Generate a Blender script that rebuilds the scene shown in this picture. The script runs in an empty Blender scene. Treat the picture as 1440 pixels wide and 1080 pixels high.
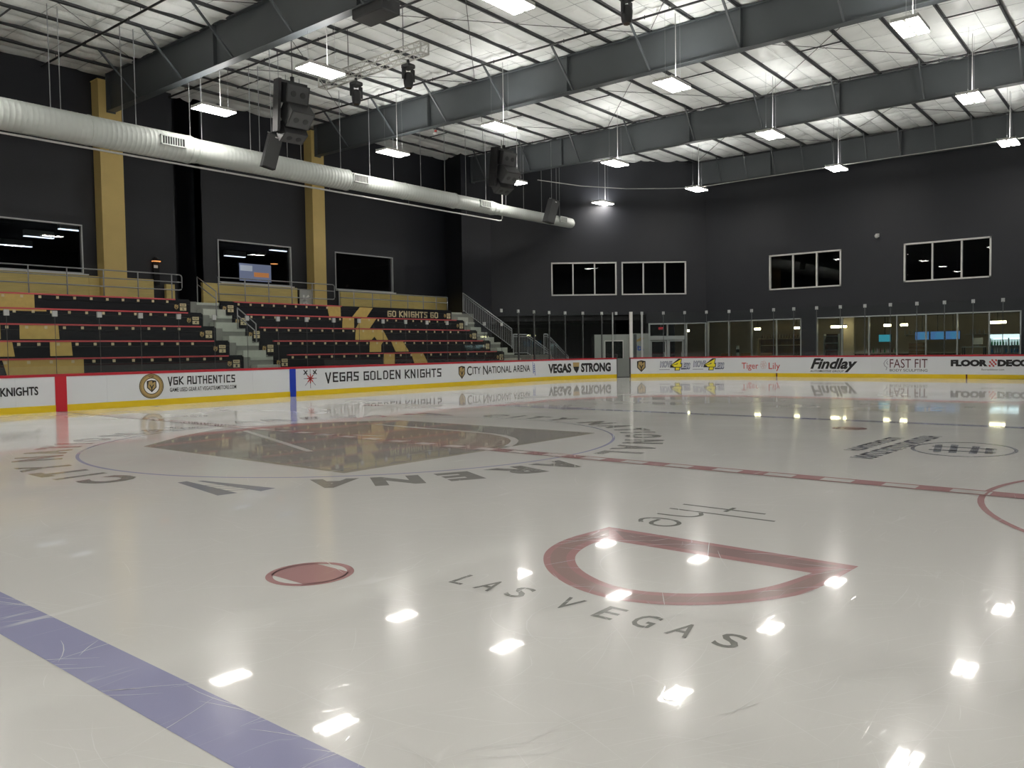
import bpy, math, random
from mathutils import Vector, Matrix
random.seed(7)
SC = bpy.context.scene
COL = SC.collection
R = math.radians

# ---------------------------------------------------------------- camera
cam_d = bpy.data.cameras.new('camera'); cam = bpy.data.objects.new('camera', cam_d); COL.objects.link(cam)
yaw, pitch, roll = 0.6880033, -0.04229268, -0.0142487
fw = Vector((math.cos(yaw)*math.cos(pitch), math.sin(yaw)*math.cos(pitch), math.sin(pitch)))
rt = Vector((math.sin(yaw), -math.cos(yaw), 0)); up = rt.cross(fw)
cr, sr = math.cos(roll), math.sin(roll)
rt, up = cr*rt + sr*up, -sr*rt + cr*up
cam.matrix_world = Matrix(((rt.x, up.x, -fw.x, -9.5509), (rt.y, up.y, -fw.y, -11.4074), (rt.z, up.z, -fw.z, 1.5602), (0, 0, 0, 1)))
cam_d.sensor_width = 36; cam_d.lens = 36*1137.0884/1440; cam_d.clip_start = .05; cam_d.clip_end = 300
SC.camera = cam
# ---------------------------------------------------------------- world, exposure
w = bpy.data.worlds.new('world'); SC.world = w; w.use_nodes = True
w.node_tree.nodes['Background'].inputs[0].default_value = (.01, .01, .012, 1)
w.node_tree.nodes['Background'].inputs[1].default_value = .3
SC.view_settings.view_transform = 'Standard'; SC.view_settings.look = 'None'
SC.view_settings.exposure = 0.0; SC.view_settings.gamma = 1; SC.view_settings.use_curve_mapping = False
LAMP = 43.0      # high bay panels, radiance
ADDED_UPLIGHT = 45.0   # unseen glow slots added atop the fixtures to brighten the ceiling
try:
    SC.cycles.transparent_max_bounces = 24; SC.cycles.max_bounces = 8; SC.cycles.sample_clamp_indirect = 6
    SC.cycles.use_light_tree = True
except Exception: pass

# ---------------------------------------------------------------- materials
MATS = {}
def new_mat(name):
    m = bpy.data.materials.new(name); m.use_nodes = True
    nt = m.node_tree; b = nt.nodes['Principled BSDF']; MATS[name] = m
    return m, nt, b
def N(nt, t, **k):
    n = nt.nodes.new(t)
    for a, v in k.items(): setattr(n, a, v)
    return n
def mat(name, col, rough=.6, metal=0, spec=.5, var=.12, scale=3.0, bump=0.0, bscale=30, stretch=None):
    """painted / plain surface with procedural mottling and fine relief"""
    m, nt, b = new_mat(name)
    tc = N(nt, 'ShaderNodeTexCoord'); mp = N(nt, 'ShaderNodeMapping')
    if stretch: mp.inputs['Scale'].default_value = stretch
    nt.links.new(tc.outputs['Object'], mp.inputs['Vector'])
    nz = N(nt, 'ShaderNodeTexNoise'); nz.inputs['Scale'].default_value = scale; nz.inputs['Detail'].default_value = 5
    nt.links.new(mp.outputs[0], nz.inputs['Vector'])
    mx = N(nt, 'ShaderNodeMix', data_type='RGBA')
    mx.inputs[6].default_value = tuple(c*(1-var) for c in col)+(1,); mx.inputs[7].default_value = tuple(min(1, c*(1+var)) for c in col)+(1,)
    nt.links.new(nz.outputs['Fac'], mx.inputs[0]); nt.links.new(mx.outputs[2], b.inputs['Base Color'])
    b.inputs['Roughness'].default_value = rough; b.inputs['Metallic'].default_value = metal
    b.inputs['Specular IOR Level'].default_value = spec
    if bump:
        n2 = N(nt, 'ShaderNodeTexNoise'); n2.inputs['Scale'].default_value = bscale; n2.inputs['Detail'].default_value = 4
        nt.links.new(mp.outputs[0], n2.inputs['Vector'])
        bp = N(nt, 'ShaderNodeBump'); bp.inputs['Strength'].default_value = bump; bp.inputs['Distance'].default_value = .02
        nt.links.new(n2.outputs['Fac'], bp.inputs['Height']); nt.links.new(bp.outputs[0], b.inputs['Normal'])
    return m
def emis(name, col, s):
    m, nt, b = new_mat(name)
    b.inputs['Base Color'].default_value = col+(1,); b.inputs['Emission Color'].default_value = col+(1,); b.inputs['Emission Strength'].default_value = s
    return m
def glass_mat(name, tint, ior=1.5, rough=0.0, dirt=0.0):
    m, nt, b = new_mat(name)
    out = nt.nodes['Material Output']; nt.nodes.remove(b)
    tr = N(nt, 'ShaderNodeBsdfTransparent'); tr.inputs[0].default_value = tint+(1,)
    gl = N(nt, 'ShaderNodeBsdfGlossy'); gl.inputs['Roughness'].default_value = rough
    fr = N(nt, 'ShaderNodeFresnel'); fr.inputs[0].default_value = ior
    mx = N(nt, 'ShaderNodeMixShader')
    ge = N(nt, 'ShaderNodeNewGeometry'); iv = N(nt, 'ShaderNodeMath', operation='SUBTRACT'); iv.inputs[0].default_value = 1
    nt.links.new(ge.outputs['Backfacing'], iv.inputs[1]); mu = N(nt, 'ShaderNodeMath', operation='MULTIPLY')
    nt.links.new(fr.outputs[0], mu.inputs[0]); nt.links.new(iv.outputs[0], mu.inputs[1])
    nt.links.new(mu.outputs[0], mx.inputs[0]); nt.links.new(tr.outputs[0], mx.inputs[1]); nt.links.new(gl.outputs[0], mx.inputs[2])
    last = mx
    if dirt:
        df = N(nt, 'ShaderNodeBsdfDiffuse'); df.inputs[0].default_value = (.6, .65, .62, 1)
        m2 = N(nt, 'ShaderNodeMixShader'); m2.inputs[0].default_value = dirt
        nt.links.new(mx.outputs[0], m2.inputs[1]); nt.links.new(df.outputs[0], m2.inputs[2]); last = m2
    nt.links.new(last.outputs[0], out.inputs[0])
    return m

def ice_mat(name, col, var=.05):
    """frozen glossy surface: colour under clear ice, skate scratches as fine relief and pale wear"""
    m, nt, b = new_mat(name)
    tc = N(nt, 'ShaderNodeTexCoord')
    def noise(scale, rot, st, detail=2.0, off=0, rough=.5):
        mp = N(nt, 'ShaderNodeMapping'); mp.inputs['Rotation'].default_value = (0, 0, R(rot)); mp.inputs['Scale'].default_value = st
        mp.inputs['Location'].default_value = (off, off*.7, 0)
        nt.links.new(tc.outputs['Object'], mp.inputs[0])
        n = N(nt, 'ShaderNodeTexNoise'); n.inputs['Scale'].default_value = scale; n.inputs['Detail'].default_value = detail; n.inputs['Roughness'].default_value = rough
        nt.links.new(mp.outputs[0], n.inputs['Vector']); return n.outputs['Fac']
    def math_(op, a, b_=None, v=None):
        n = N(nt, 'ShaderNodeMath', operation=op)
        if hasattr(a, 'links'): nt.links.new(a, n.inputs[0])
        else: n.inputs[0].default_value = a
        if b_ is not None: nt.links.new(b_, n.inputs[1])
        if v is not None: n.inputs[1].default_value = v
        return n.outputs[0]
    def scratch(rot, off, sc, width):
        # thin curved line where a warped, strongly stretched noise crosses one value, broken up by a mask
        n = noise(sc, rot, (.16, 1, 1), 1.0, off)
        d = math_('ABSOLUTE', math_('SUBTRACT', n, v=.5))
        ln = N(nt, 'ShaderNodeMapRange'); ln.inputs[1].default_value = 0; ln.inputs[2].default_value = width; ln.inputs[3].default_value = 1; ln.inputs[4].default_value = 0
        nt.links.new(d, ln.inputs[0])
        mk = noise(1.1, rot+40, (1, 1, 1), 3.0, off+9)
        mr = N(nt, 'ShaderNodeMapRange'); mr.inputs[1].default_value = .56; mr.inputs[2].default_value = .66
        nt.links.new(mk, mr.inputs[0])
        return math_('MULTIPLY', ln.outputs[0], mr.outputs[0])
    s = None
    for i, (rot, sc, wd) in enumerate(((38, 3.2, .003), (55, 4.5, .0035), (15, 3.6, .003), (-20, 2.6, .0022), (75, 2.4, .002), (-60, 2.0, .0018))):
        k = scratch(rot, 3.1*i+1.7, sc, wd)
        s = k if s is None else math_('MAXIMUM', s, k)
    fine = noise(34, 40, (.12, 1, 1), 3.0, 2)
    wave = noise(2.3, 0, (1, 1, 1), 2.0, 5)
    h = math_('ADD', math_('MULTIPLY', fine, v=.00002), math_('MULTIPLY', wave, v=.00008))
    h = math_('SUBTRACT', h, math_('MULTIPLY', s, v=.0001))
    bp = N(nt, 'ShaderNodeBump'); bp.inputs['Strength'].default_value = 1.0; bp.inputs['Distance'].default_value = 1.0
    nt.links.new(h, bp.inputs['Height'])
    big = noise(.35, 20, (1, 1, 1), 4.0, 1)
    mx = N(nt, 'ShaderNodeMix', data_type='RGBA')
    mx.inputs[6].default_value = tuple(c*(1-var) for c in col)+(1,); mx.inputs[7].default_value = tuple(min(1, c*(1+var)) for c in col)+(1,)
    nt.links.new(big, mx.inputs[0])
    m2 = N(nt, 'ShaderNodeMix', data_type='RGBA'); m2.inputs[7].default_value = (.9, .9, .88, 1)
    nt.links.new(math_('MULTIPLY', s, v=.55), m2.inputs[0]); nt.links.new(mx.outputs[2], m2.inputs[6])
    nt.links.new(m2.outputs[2], b.inputs['Base Color'])
    rr = N(nt, 'ShaderNodeMapRange'); rr.inputs[1].default_value = .3; rr.inputs[2].default_value = .7; rr.inputs[3].default_value = .13; rr.inputs[4].default_value = .19
    nt.links.new(big, rr.inputs[0]); nt.links.new(rr.outputs[0], b.inputs['Roughness'])
    b.inputs['IOR'].default_value = 1.2
    b.inputs['Coat Weight'].default_value = .62; b.inputs['Coat Roughness'].default_value = .03; b.inputs['Coat IOR'].default_value = 1.29
    nt.links.new(bp.outputs[0], b.inputs['Coat Normal'])
    nt.links.new(bp.outputs[0], b.inputs['Normal'])
    return m

def wood_mat(name, col):
    m = mat(name, col, .5, var=.22, scale=4, stretch=(.35, .35, 6), bump=.08, bscale=12)
    return m
def quilt_mat():
    """white vinyl faced insulation: soft wrinkles"""
    m, nt, b = new_mat('white insulation facing')
    tc = N(nt, 'ShaderNodeTexCoord'); mp = N(nt, 'ShaderNodeMapping'); mp.inputs['Scale'].default_value = (1, .55, 1)
    nt.links.new(tc.outputs['Object'], mp.inputs[0])
    n1 = N(nt, 'ShaderNodeTexNoise'); n1.inputs['Scale'].default_value = 1.6; n1.inputs['Detail'].default_value = 4; n1.inputs['Distortion'].default_value = .6
    nt.links.new(mp.outputs[0], n1.inputs['Vector'])
    bp = N(nt, 'ShaderNodeBump'); bp.inputs['Strength'].default_value = .55; bp.inputs['Distance'].default_value = .12
    nt.links.new(n1.outputs['Fac'], bp.inputs['Height']); nt.links.new(bp.outputs[0], b.inputs['Normal'])
    mx = N(nt, 'ShaderNodeMix', data_type='RGBA'); mx.inputs[6].default_value = (.84, .87, .84, 1); mx.inputs[7].default_value = (.92, .94, .915, 1)
    nt.links.new(n1.outputs['Fac'], mx.inputs[0]); nt.links.new(mx.outputs[2], b.inputs['Base Color'])
    b.inputs['Roughness'].default_value = .45
    return m

ICE = ice_mat('white ice', (.78, .775, .745))
P_RED = ice_mat('red line paint in ice', (.50, .29, .29))
P_REDL = ice_mat('pale red paint in ice', (.40, .28, .265))
P_DARKRED = ice_mat('brown red paint in ice', (.36, .25, .245))
P_BLUE = ice_mat('blue line paint in ice', (.37, .375, .56))
P_BLUE2 = ice_mat('blue circle paint in ice', (.42, .42, .60))
P_GREY = ice_mat('grey letter paint in ice', (.33, .325, .305))
P_DGREY = ice_mat('dark letter paint in ice', (.26, .26, .24))
P_STEEL = ice_mat('steel grey emblem paint in ice', (.36, .345, .32))
P_BROWN = ice_mat('brown emblem paint in ice', (.43, .36, .30))
P_TAN = ice_mat('tan emblem edge paint in ice', (.46, .43, .36))
P_WHITE = ice_mat('white paint in ice', (.72, .71, .68))
P_SLATE = ice_mat('blue grey logo paint in ice', (.32, .33, .37))

M_WALL = mat('charcoal painted wall', (.0155, .0175, .0235), .55, var=.10, scale=1.2, bump=.06, bscale=60)
M_WALL2 = mat('near black painted wall', (.012, .012, .014), .6, var=.1)
M_BLACK = mat('black void interior', (.004, .004, .005), .8)
M_STEEL = mat('grey painted steel', (.080, .090, .096), .42, var=.10, scale=1.0, bump=.04)
M_STEEL2 = mat('dark grey purlin steel', (.06, .063, .066), .5, var=.12)
M_PIPE = mat('black sprinkler pipe', (.022, .023, .025), .4)
M_ROD = mat('zinc hanger rod', (.34, .35, .36), .45, metal=.3)
M_CORD = mat('white cable', (.62, .62, .6), .5)
M_DUCT = mat('off white painted duct', (.60, .64, .61), .38, var=.06, scale=2)
M_DARKSLOT = mat('dark vent slot', (.02, .02, .02), .6)
M_GOLD = mat('gold painted column', (.72, .54, .20), .5, var=.08, scale=2)
M_WOOD = wood_mat('gold wood grain panel', (.68, .54, .20))
M_RAIL = mat('grey painted pipe rail', (.27, .28, .285), .42, var=.06)
M_PICKET = mat('galvanised picket rail', (.42, .44, .46), .42, var=.06)
M_CONC = mat('grey concrete', (.20, .21, .19), .75, var=.18, scale=4, bump=.15)
M_STEP = mat('pale concrete step', (.40, .43, .38), .7, var=.15, scale=5, bump=.1)
M_SEAT = mat('black vinyl bleacher panel', (.0065, .0075, .011), .42, spec=.3, var=.15)
M_SEATG = mat('gold vinyl bleacher graphic', (.56, .40, .12), .45, var=.2, scale=6)
M_SEATR = mat('red seat edge', (.55, .085, .095), .4, var=.05)
M_CREAM = mat('cream number plate', (.62, .54, .33), .5, var=.05)
M_BOARD = mat('white board plastic', (.74, .77, .80), .22, var=.015, scale=2)
M_KICK = mat('yellow kick plate', (.78, .56, .015), .3, var=.05)
M_CAP = mat('red board cap', (.42, .02, .035), .3, var=.05)
M_RED = mat('red board marker', (.50, .015, .03), .3, var=.04)
M_BLUEM = mat('blue board marker', (.012, .045, .42), .3, var=.04)
M_INK = mat('black printed ink', (.010, .010, .011), .35, var=.02)
M_INKGOLD = mat('gold printed ink', (.42, .30, .12), .35, var=.03)
M_INKRED = mat('red printed ink', (.52, .05, .05), .35, var=.02)
M_INKPINK = mat('pale rose printed ink', (.62, .45, .45), .35, var=.02)
M_INKBLUE = mat('blue printed ink', (.06, .12, .42), .35, var=.02)
M_INKYEL = mat('yellow printed ink', (.85, .74, .03), .35, var=.02)
M_INKGREY = mat('grey printed ink', (.30, .31, .36), .35, var=.02)
M_INKSKY = mat('pale slate printed ink', (.50, .53, .62), .35, var=.02)
M_INKDARK = mat('navy grey printed ink', (.07, .08, .15), .35, var=.02)
M_INKWHITE = mat('white printed ink', (.85, .85, .85), .35, var=.02)
M_INKMAROON = mat('maroon printed ink', (.09, .012, .02), .35, var=.02)
M_ALU = mat('brushed aluminium', (.50, .52, .52), .35, metal=.35, var=.05)
M_FRAME = mat('white window frame', (.72, .72, .69), .4, var=.03)
M_GREYPANEL = mat('pale grey partition', (.36, .385, .36), .5, var=.05)
M_CABINET = mat('black speaker cabinet', (.030, .031, .033), .45, var=.15, bump=.1, bscale=80)
M_CABINET2 = mat('grey speaker grille', (.075, .078, .08), .5, var=.1, bump=.2, bscale=200)
M_TRUSS = mat('aluminium truss tube', (.62, .62, .58), .35, metal=.5)
M_BEIGE = mat('warm beige lobby wall', (.60, .52, .40), .6)
M_LFLOOR = mat('dark lobby floor', (.06, .05, .04), .4)
M_SHELFW = mat('pale wood shelf', (.45, .36, .24), .5)
M_BROWNB = mat('brown wicker crate', (.30, .16, .07), .7, var=.3, scale=20)
M_BOTTLE = mat('brown bottle glass', (.06, .03, .015), .2)
M_GREENB = mat('green drink bottle', (.03, .25, .08), .25)
M_BLUEB = mat('blue drink bottle', (.05, .2, .45), .25)
M_WHITEB = mat('white drink carton', (.6, .62, .62), .3)
M_RUBBER = mat('dark rubber flooring', (.03, .03, .032), .7, var=.2, scale=10, bump=.2)
G_RINK = glass_mat('rink glass', (.955, .975, .965), 1.7, 0.0, .006)
G_WIN = glass_mat('window glass', (.80, .83, .84), 1.5)
G_SHOP = glass_mat('shopfront glass', (.86, .91, .89), 1.45, 0, .01)
E_LAMP = emis('high bay lamp panel', (1.0, .955, .90), LAMP)
E_ADDED_UP = emis('added ceiling uplight', (1.0, .98, .95), ADDED_UPLIGHT)
E_WARM = emis('warm lobby lamp', (1.0, .80, .48), 17.0)
E_ROOM = emis('cool fluorescent tube', (.80, .86, 1.0), 2.2)
E_ORANGE = emis('orange pendant lamp', (1.0, .38, .12), 1.2)
E_SCREEN = emis('blue menu screen', (.10, .25, .62), .55)
E_CYAN = emis('cyan screen', (.06, .42, .60), .6)
E_TV = emis('television picture', (.35, .38, .55), .5)
E_EXIT = emis('red exit letters', (1.0, .08, .10), .55)
E_FRIDGE = emis('fridge light', (.80, .92, 1.0), 1.6)

# ---------------------------------------------------------------- geometry helpers
class MB:
    def __init__(s): s.v = []; s.f = []
    def add(s, vs, fs):
        n = len(s.v); s.v += [tuple(p) for p in vs]; s.f += [tuple(i+n for i in f) for f in fs]; return s
    def box(s, x0, x1, y0, y1, z0, z1):
        return s.add([(x, y, z) for z in (z0, z1) for y in (y0, y1) for x in (x0, x1)],
                     [(0, 2, 3, 1), (4, 5, 7, 6), (0, 1, 5, 4), (2, 6, 7, 3), (0, 4, 6, 2), (1, 3, 7, 5)])
    def obox(s, c, ax, ay, az):
        """oriented box: centre and three half-axis vectors"""
        c, ax, ay, az = map(Vector, (c, ax, ay, az))
        return s.add([c+sx*ax+sy*ay+sz*az for sz in (-1, 1) for sy in (-1, 1) for sx in (-1, 1)],
                     [(0, 2, 3, 1), (4, 5, 7, 6), (0, 1, 5, 4), (2, 6, 7, 3), (0, 4, 6, 2), (1, 3, 7, 5)])
    def bar(s, p, q, a, b=None, upv=(0, 0, 1)):
        p, q = Vector(p), Vector(q); d = (q-p); L = d.length; d.normalize(); u = Vector(upv)
        if abs(d.dot(u)) > .99: u = Vector((1, 0, 0))
        x = d.cross(u).normalized(); y = x.cross(d)
        return s.obox((p+q)/2, d*L/2, x*a/2, y*(b or a)/2)
    def tube(s, pts, r, n=8, caps=True):
        pts = [Vector(p) for p in pts]; rings = []
        rr = r if isinstance(r, (list, tuple)) else [r]*len(pts)
        for i, p in enumerate(pts):
            d = (pts[min(i+1, len(pts)-1)]-pts[max(i-1, 0)]).normalized()
            u = Vector((0, 0, 1)) if abs(d.z) < .95 else Vector((1, 0, 0))
            x = d.cross(u).normalized(); y = x.cross(d)
            rings.append([p+rr[i]*(math.cos(2*math.pi*k/n)*x+math.sin(2*math.pi*k/n)*y) for k in range(n)])
        vs = [v for rg in rings for v in rg]; fs = []
        for i in range(len(pts)-1):
            for k in range(n): fs.append((i*n+k, i*n+(k+1) % n, (i+1)*n+(k+1) % n, (i+1)*n+k))
        if caps: fs.append(tuple(range(n-1, -1, -1))); fs.append(tuple(range((len(pts)-1)*n, len(pts)*n)))
        return s.add(vs, fs)
    def build(s, name, m, parent=None, smooth=False):
        me = bpy.data.meshes.new(name); me.from_pydata(s.v, [], s.f); me.update()
        if smooth:
            for p in me.polygons: p.use_smooth = len(p.vertices) <= 4
        me.materials.append(m)
        o = bpy.data.objects.new(name, me); COL.objects.link(o)
        if parent: o.parent = parent
        return o
def tag(o, label=None, cat=None, group=None, kind=None):
    if label: o['label'] = label
    if cat: o['category'] = cat
    if group: o['group'] = group
    if kind: o['kind'] = kind
    return o
def struct(o): o['kind'] = 'structure'; return o
def empty(name, loc, label, cat, group=None, rz=0):
    o = bpy.data.objects.new(name, None); COL.objects.link(o); o.location = loc; o.rotation_euler = (0, 0, rz); o.empty_display_size = .2
    return tag(o, label, cat, group)
def keep(o, parent):
    """parent without moving (parent may be away from the origin)"""
    o.parent = parent; o.matrix_parent_inverse = Matrix.Translation(parent.location).inverted() if parent.rotation_euler.z == 0 else (Matrix.Translation(parent.location) @ Matrix.Rotation(parent.rotation_euler.z, 4, 'Z')).inverted()
    return o
def copy_tree(o, parent=None):
    c = o.copy(); COL.objects.link(c)
    if parent: c.parent = parent
    for ch in list(o.children): copy_tree(ch, c)
    return c
def BOX(name, m, parent, *a): return MB().box(*a).build(name, m, parent)
def rbox(name, m, parent, x0, x1, y0, y1, z0, z1, r=.02):
    """box with chamfered vertical and horizontal edges"""
    mb = MB(); v = []
    for z, i in ((z0, r), (z0+r, 0), (z1-r, 0), (z1, r)):
        for x, y in ((x0+i+r, y0+i), (x1-i-r, y0+i), (x1-i, y0+i+r), (x1-i, y1-i-r), (x1-i-r, y1-i), (x0+i+r, y1-i), (x0+i, y1-i-r), (x0+i, y0+i+r)): v.append((x, y, z))
    f = [tuple(range(7, -1, -1)), tuple(range(24, 32))]
    for k in range(3):
        for j in range(8): f.append((k*8+j, k*8+(j+1) % 8, (k+1)*8+(j+1) % 8, (k+1)*8+j))
    return mb.add(v, f).build(name, m, parent)

# ---- flat lettering: font text, or a blocky stroke alphabet; each fitted to a rectangle, then mapped to a surface
def font_shape(s, bold=0.0, shear=0.0):
    cu = bpy.data.curves.new('t', 'FONT'); cu.body = s; cu.offset = bold; cu.shear = shear; cu.resolution_u = 3
    o = bpy.data.objects.new('t', cu); COL.objects.link(o)
    dg = bpy.context.evaluated_depsgraph_get(); me = bpy.data.meshes.new_from_object(o.evaluated_get(dg))
    vs = [(v.co.x, v.co.y) for v in me.vertices]; fs = [tuple(p.vertices) for p in me.polygons]
    bpy.data.objects.remove(o); bpy.data.curves.remove(cu); bpy.data.meshes.remove(me)
    return vs, fs
STROKES = {
 'V': [[(0, 1), (.3, -.12), (.6, 1)]], 'E': [[(.6, 1), (.05, 1), (.05, 0), (.6, 0)], [(.05, .52), (.5, .52)]],
 'G': [[(.6, .95), (.0, .95), (.0, .03), (.6, .03), (.6, .5), (.3, .5)]], 'A': [[(.0, 0), (.06, 1), (.6, 1), (.6, 0)], [(.05, .42), (.6, .42)]],
 'S': [[(.6, .97), (.05, .97), (.05, .55), (.55, .45), (.55, .03), (0, .03)]], 'O': [[(0, .95), (.3, 1), (.6, .95), (.6, .05), (.3, 0), (0, .05), (0, .95)]],
 'L': [[(.05, 1), (.05, .02), (.55, .02)]], 'D': [[(.02, .97), (.45, .97), (.6, .8), (.6, .2), (.45, .03), (.02, .03), (.02, .97)]],
 'N': [[(0, 0), (0, 1), (.58, .0), (.58, 1)]], 'K': [[(0, 0), (0, 1)], [(.6, 1), (.05, .52), (.62, 0)]], 'I': [[(.3, 0), (.3, 1)]],
 'H': [[(0, 0), (0, 1)], [(.6, 0), (.6, 1)], [(0, .5), (.6, .5)]], 'T': [[(-.02, .97), (.62, .97)], [(.3, .97), (.3, 0)]],
 'U': [[(0, 1), (0, .03), (.6, .03), (.6, 1)]], 'C': [[(.6, .97), (.02, .97), (.02, .03), (.6, .03)]], 'R': [[(0, 0), (0, .97), (.58, .97), (.58, .5), (0, .5)], [(.2, .5), (.6, 0)]],
}
def stroke_polys(lines, t):
    vs, fs = [], []
    for ln in lines:
        if len(ln) > 6:      # long curves become one mitred strip
            n0 = len(vs)
            for i, p in enumerate(ln):
                a, b = ln[max(i-1, 0)], ln[min(i+1, len(ln)-1)]; dx, dy = b[0]-a[0], b[1]-a[1]; L = math.hypot(dx, dy) or 1
                vs += [(p[0]-dy/L*t/2, p[1]+dx/L*t/2), (p[0]+dy/L*t/2, p[1]-dx/L*t/2)]
                if i: fs.append((n0+2*i-2, n0+2*i-1, n0+2*i+1, n0+2*i))
            continue
        for (ax, ay), (bx, by) in zip(ln[:-1], ln[1:]):
            dx, dy = bx-ax, by-ay; L = math.hypot(dx, dy) or 1; dx /= L; dy /= L
            ex, ey = dx*t*.5, dy*t*.5; nx, ny = -dy*t*.5, dx*t*.5; n = len(vs)
            vs += [(ax-ex+nx, ay-ey+ny), (ax-ex-nx, ay-ey-ny), (bx+ex-nx, by+ey-ny), (bx+ex+nx, by+ey+ny)]; fs.append((n, n+1, n+2, n+3))
    return vs, fs
def block_shape(s, t=.17, gap=.36):
    vs, fs = [], []; x = 0
    for ch in s:
        if ch == ' ': x += .5; continue
        if ch == 'I': x -= .18
        a, b = stroke_polys(STROKES[ch], t); n = len(vs)
        vs += [(p[0]+x, p[1]) for p in a]; fs += [tuple(i+n for i in f) for f in b]
        x += .6+gap-(.18 if ch == 'I' else 0)
    return vs, fs
def fit(shape, u0, u1, v0, v1):
    vs, fs = shape; xs = [p[0] for p in vs]; ys = [p[1] for p in vs]
    ax, bx, ay, by = min(xs), max(xs), min(ys), max(ys)
    return [(u0+(x-ax)/(bx-ax)*(u1-u0), v0+(y-ay)/(by-ay)*(v1-v0)) for x, y in vs], fs
def decal(name, m, parent, shape, fn, label=None):
    vs, fs = shape
    o = MB().add([fn(u, v) for u, v in vs], fs).build(name, m, parent)
    if label: o['label'] = label
    return o
def shield_parts(u0, u1, v0, v1):
    """outer black shield, gold helmet faces, black V notch"""
    def q(pts): return [(u0+(u1-u0)*x, v0+(v1-v0)*y) for x, y in pts]
    outer = (q([(0, .93), (.5, 1), (1, .93), (1, .38), (.5, 0), (0, .38)]), [(5, 4, 3, 2, 1, 0)])
    gold = (q([(.10, .85), (.5, .92), (.90, .85), (.90, .42), (.5, .11), (.10, .42)]), [(5, 4, 3, 2, 1, 0)])
    black = [q([(.56, .93), (.94, .88), (.70, .80), (.60, .68)]), q([(.26, .62), (.36, .62), (.50, .44), (.64, .62), (.76, .62), (.56, .34), (.56, .14), (.44, .14), (.44, .34)]), q([(.10, .86), (.18, .86), (.14, .60), (.10, .55)])]
    return outer, gold, black
def shield(parent, u0, u1, v0, v1, fn, what='shield_emblem'):
    o, a, b = shield_parts(u0, u1, v0, v1)
    e = decal(what, M_INK, parent, o, lambda u, v: fn(u, v, 0))
    e['label'] = 'black and gold knight helmet shield'
    g = MB().add([fn(u, v, .002) for u, v in a[0]], a[1]).build('helmet_face', M_INKGOLD, e)
    mb = MB(); mb.add([fn(u, v, .004) for u, v in b[0]], [(0, 3, 2, 1)]); mb.add([fn(u, v, .004) for u, v in b[1]], [(0, 8, 2, 1), (8, 7, 6, 5), (2, 8, 5, 3), (3, 5, 4)]); mb.add([fn(u, v, .004) for u, v in b[2]], [(0, 3, 2, 1)])
    mb.build('helmet_notch', M_INK, e)
    return e

# ================================================================ SETTING
XE, YB, YL = 30.72, 12.963, 21.9      # end boards, side boards, bleacher wall
XW = 35.2; CX, CY, CR = 22.19, 4.433, 8.53
def rink_outline(e=0, n=14):
    pts = []
    for cx, cy, a0 in ((CX, CY, 0), (-CX, CY, 90), (-CX, -CY+.04, 180), (CX, -CY+.04, 270)):
        for k in range(n+1):
            a = R(a0+90*k/n); pts.append((cx+(CR+e)*math.cos(a), cy+(CR+e)*math.sin(a)))
    return pts
ro = rink_outline()
floor = struct(MB().add([(x, y, 0) for x, y in ro]+[(x, y, -.03) for x, y in ro],
    [tuple(range(len(ro)))]+[(i, i+len(ro), (i+1) % len(ro)+len(ro), (i+1) % len(ro)) for i in range(len(ro))]).build('floor', ICE))
sur = struct(MB().box(-34.5, 46, -17.5, 34, -.3, -.03).build('floor_surround', M_RUBBER))

# ---------------------------------------------------------------- paint in the ice
def flat(z): return lambda x, y: (x, y, z)
def paint(name, m, pts, faces=None, z=.0015, label=None):
    return decal(name, m, floor, (pts, faces or [tuple(range(len(pts)))]), flat(z), label)
def rect(x0, x1, y0, y1): return [(x0, y0), (x1, y0), (x1, y1), (x0, y1)]
def ring(cx, cy, r0, r1, n=96, a0=0, a1=360, ry=1.0):
    vs, fs = [], []
    for k in range(n+1):
        a = R(a0+(a1-a0)*k/n); c, s_ = math.cos(a), math.sin(a)
        vs += [(cx+r0*c, cy+r0*s_*ry), (cx+r1*c, cy+r1*s_*ry)]
        if k: fs.append((2*k-2, 2*k-1, 2*k+1, 2*k))
    return vs, fs
HL = .1524
for s_, d in ((1, 'far'), (-1, 'near')):
    paint('blue_line', P_BLUE, rect(s_*7.77-HL, s_*7.77+HL, -12.86, 12.9), z=.0015, label='blue line across the ice, %s one' % d)
# centre line: two red edges and red blocks
vs, fs = [], []
def addr(r):
    n = len(vs); vs.extend(r); fs.append((n, n+1, n+2, n+3))
paint('center_line_ground', P_WHITE, rect(-HL, HL, -9.9, 12.9), z=.0042, label='white ground of the chequered centre line')
addr(rect(-HL, -HL+.05, -12.86, 12.9)); addr(rect(HL-.05, HL, -12.86, 12.9))
y = -7.9+.675*31
while y > -9.9:
    if y-.34 < 12.85: addr(rect(-HL+.05, HL-.05, y-.33, y))
    y -= .675
addr(rect(-HL+.05, HL-.05, -12.86, -9.95))
paint('center_line', P_RED, vs, fs, z=.0052, label='red chequered centre line across the ice')
decal('center_circle', P_BLUE2, floor, ring(0, 0, 4.52, 4.57, 128), flat(.0015), 'thin blue centre circle')
decal('referee_crease', P_RED, floor, ring(0, -12.92, 2.995, 3.055, 48, 0, 180), flat(.0035), 'red half circle of the referee crease')
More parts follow.
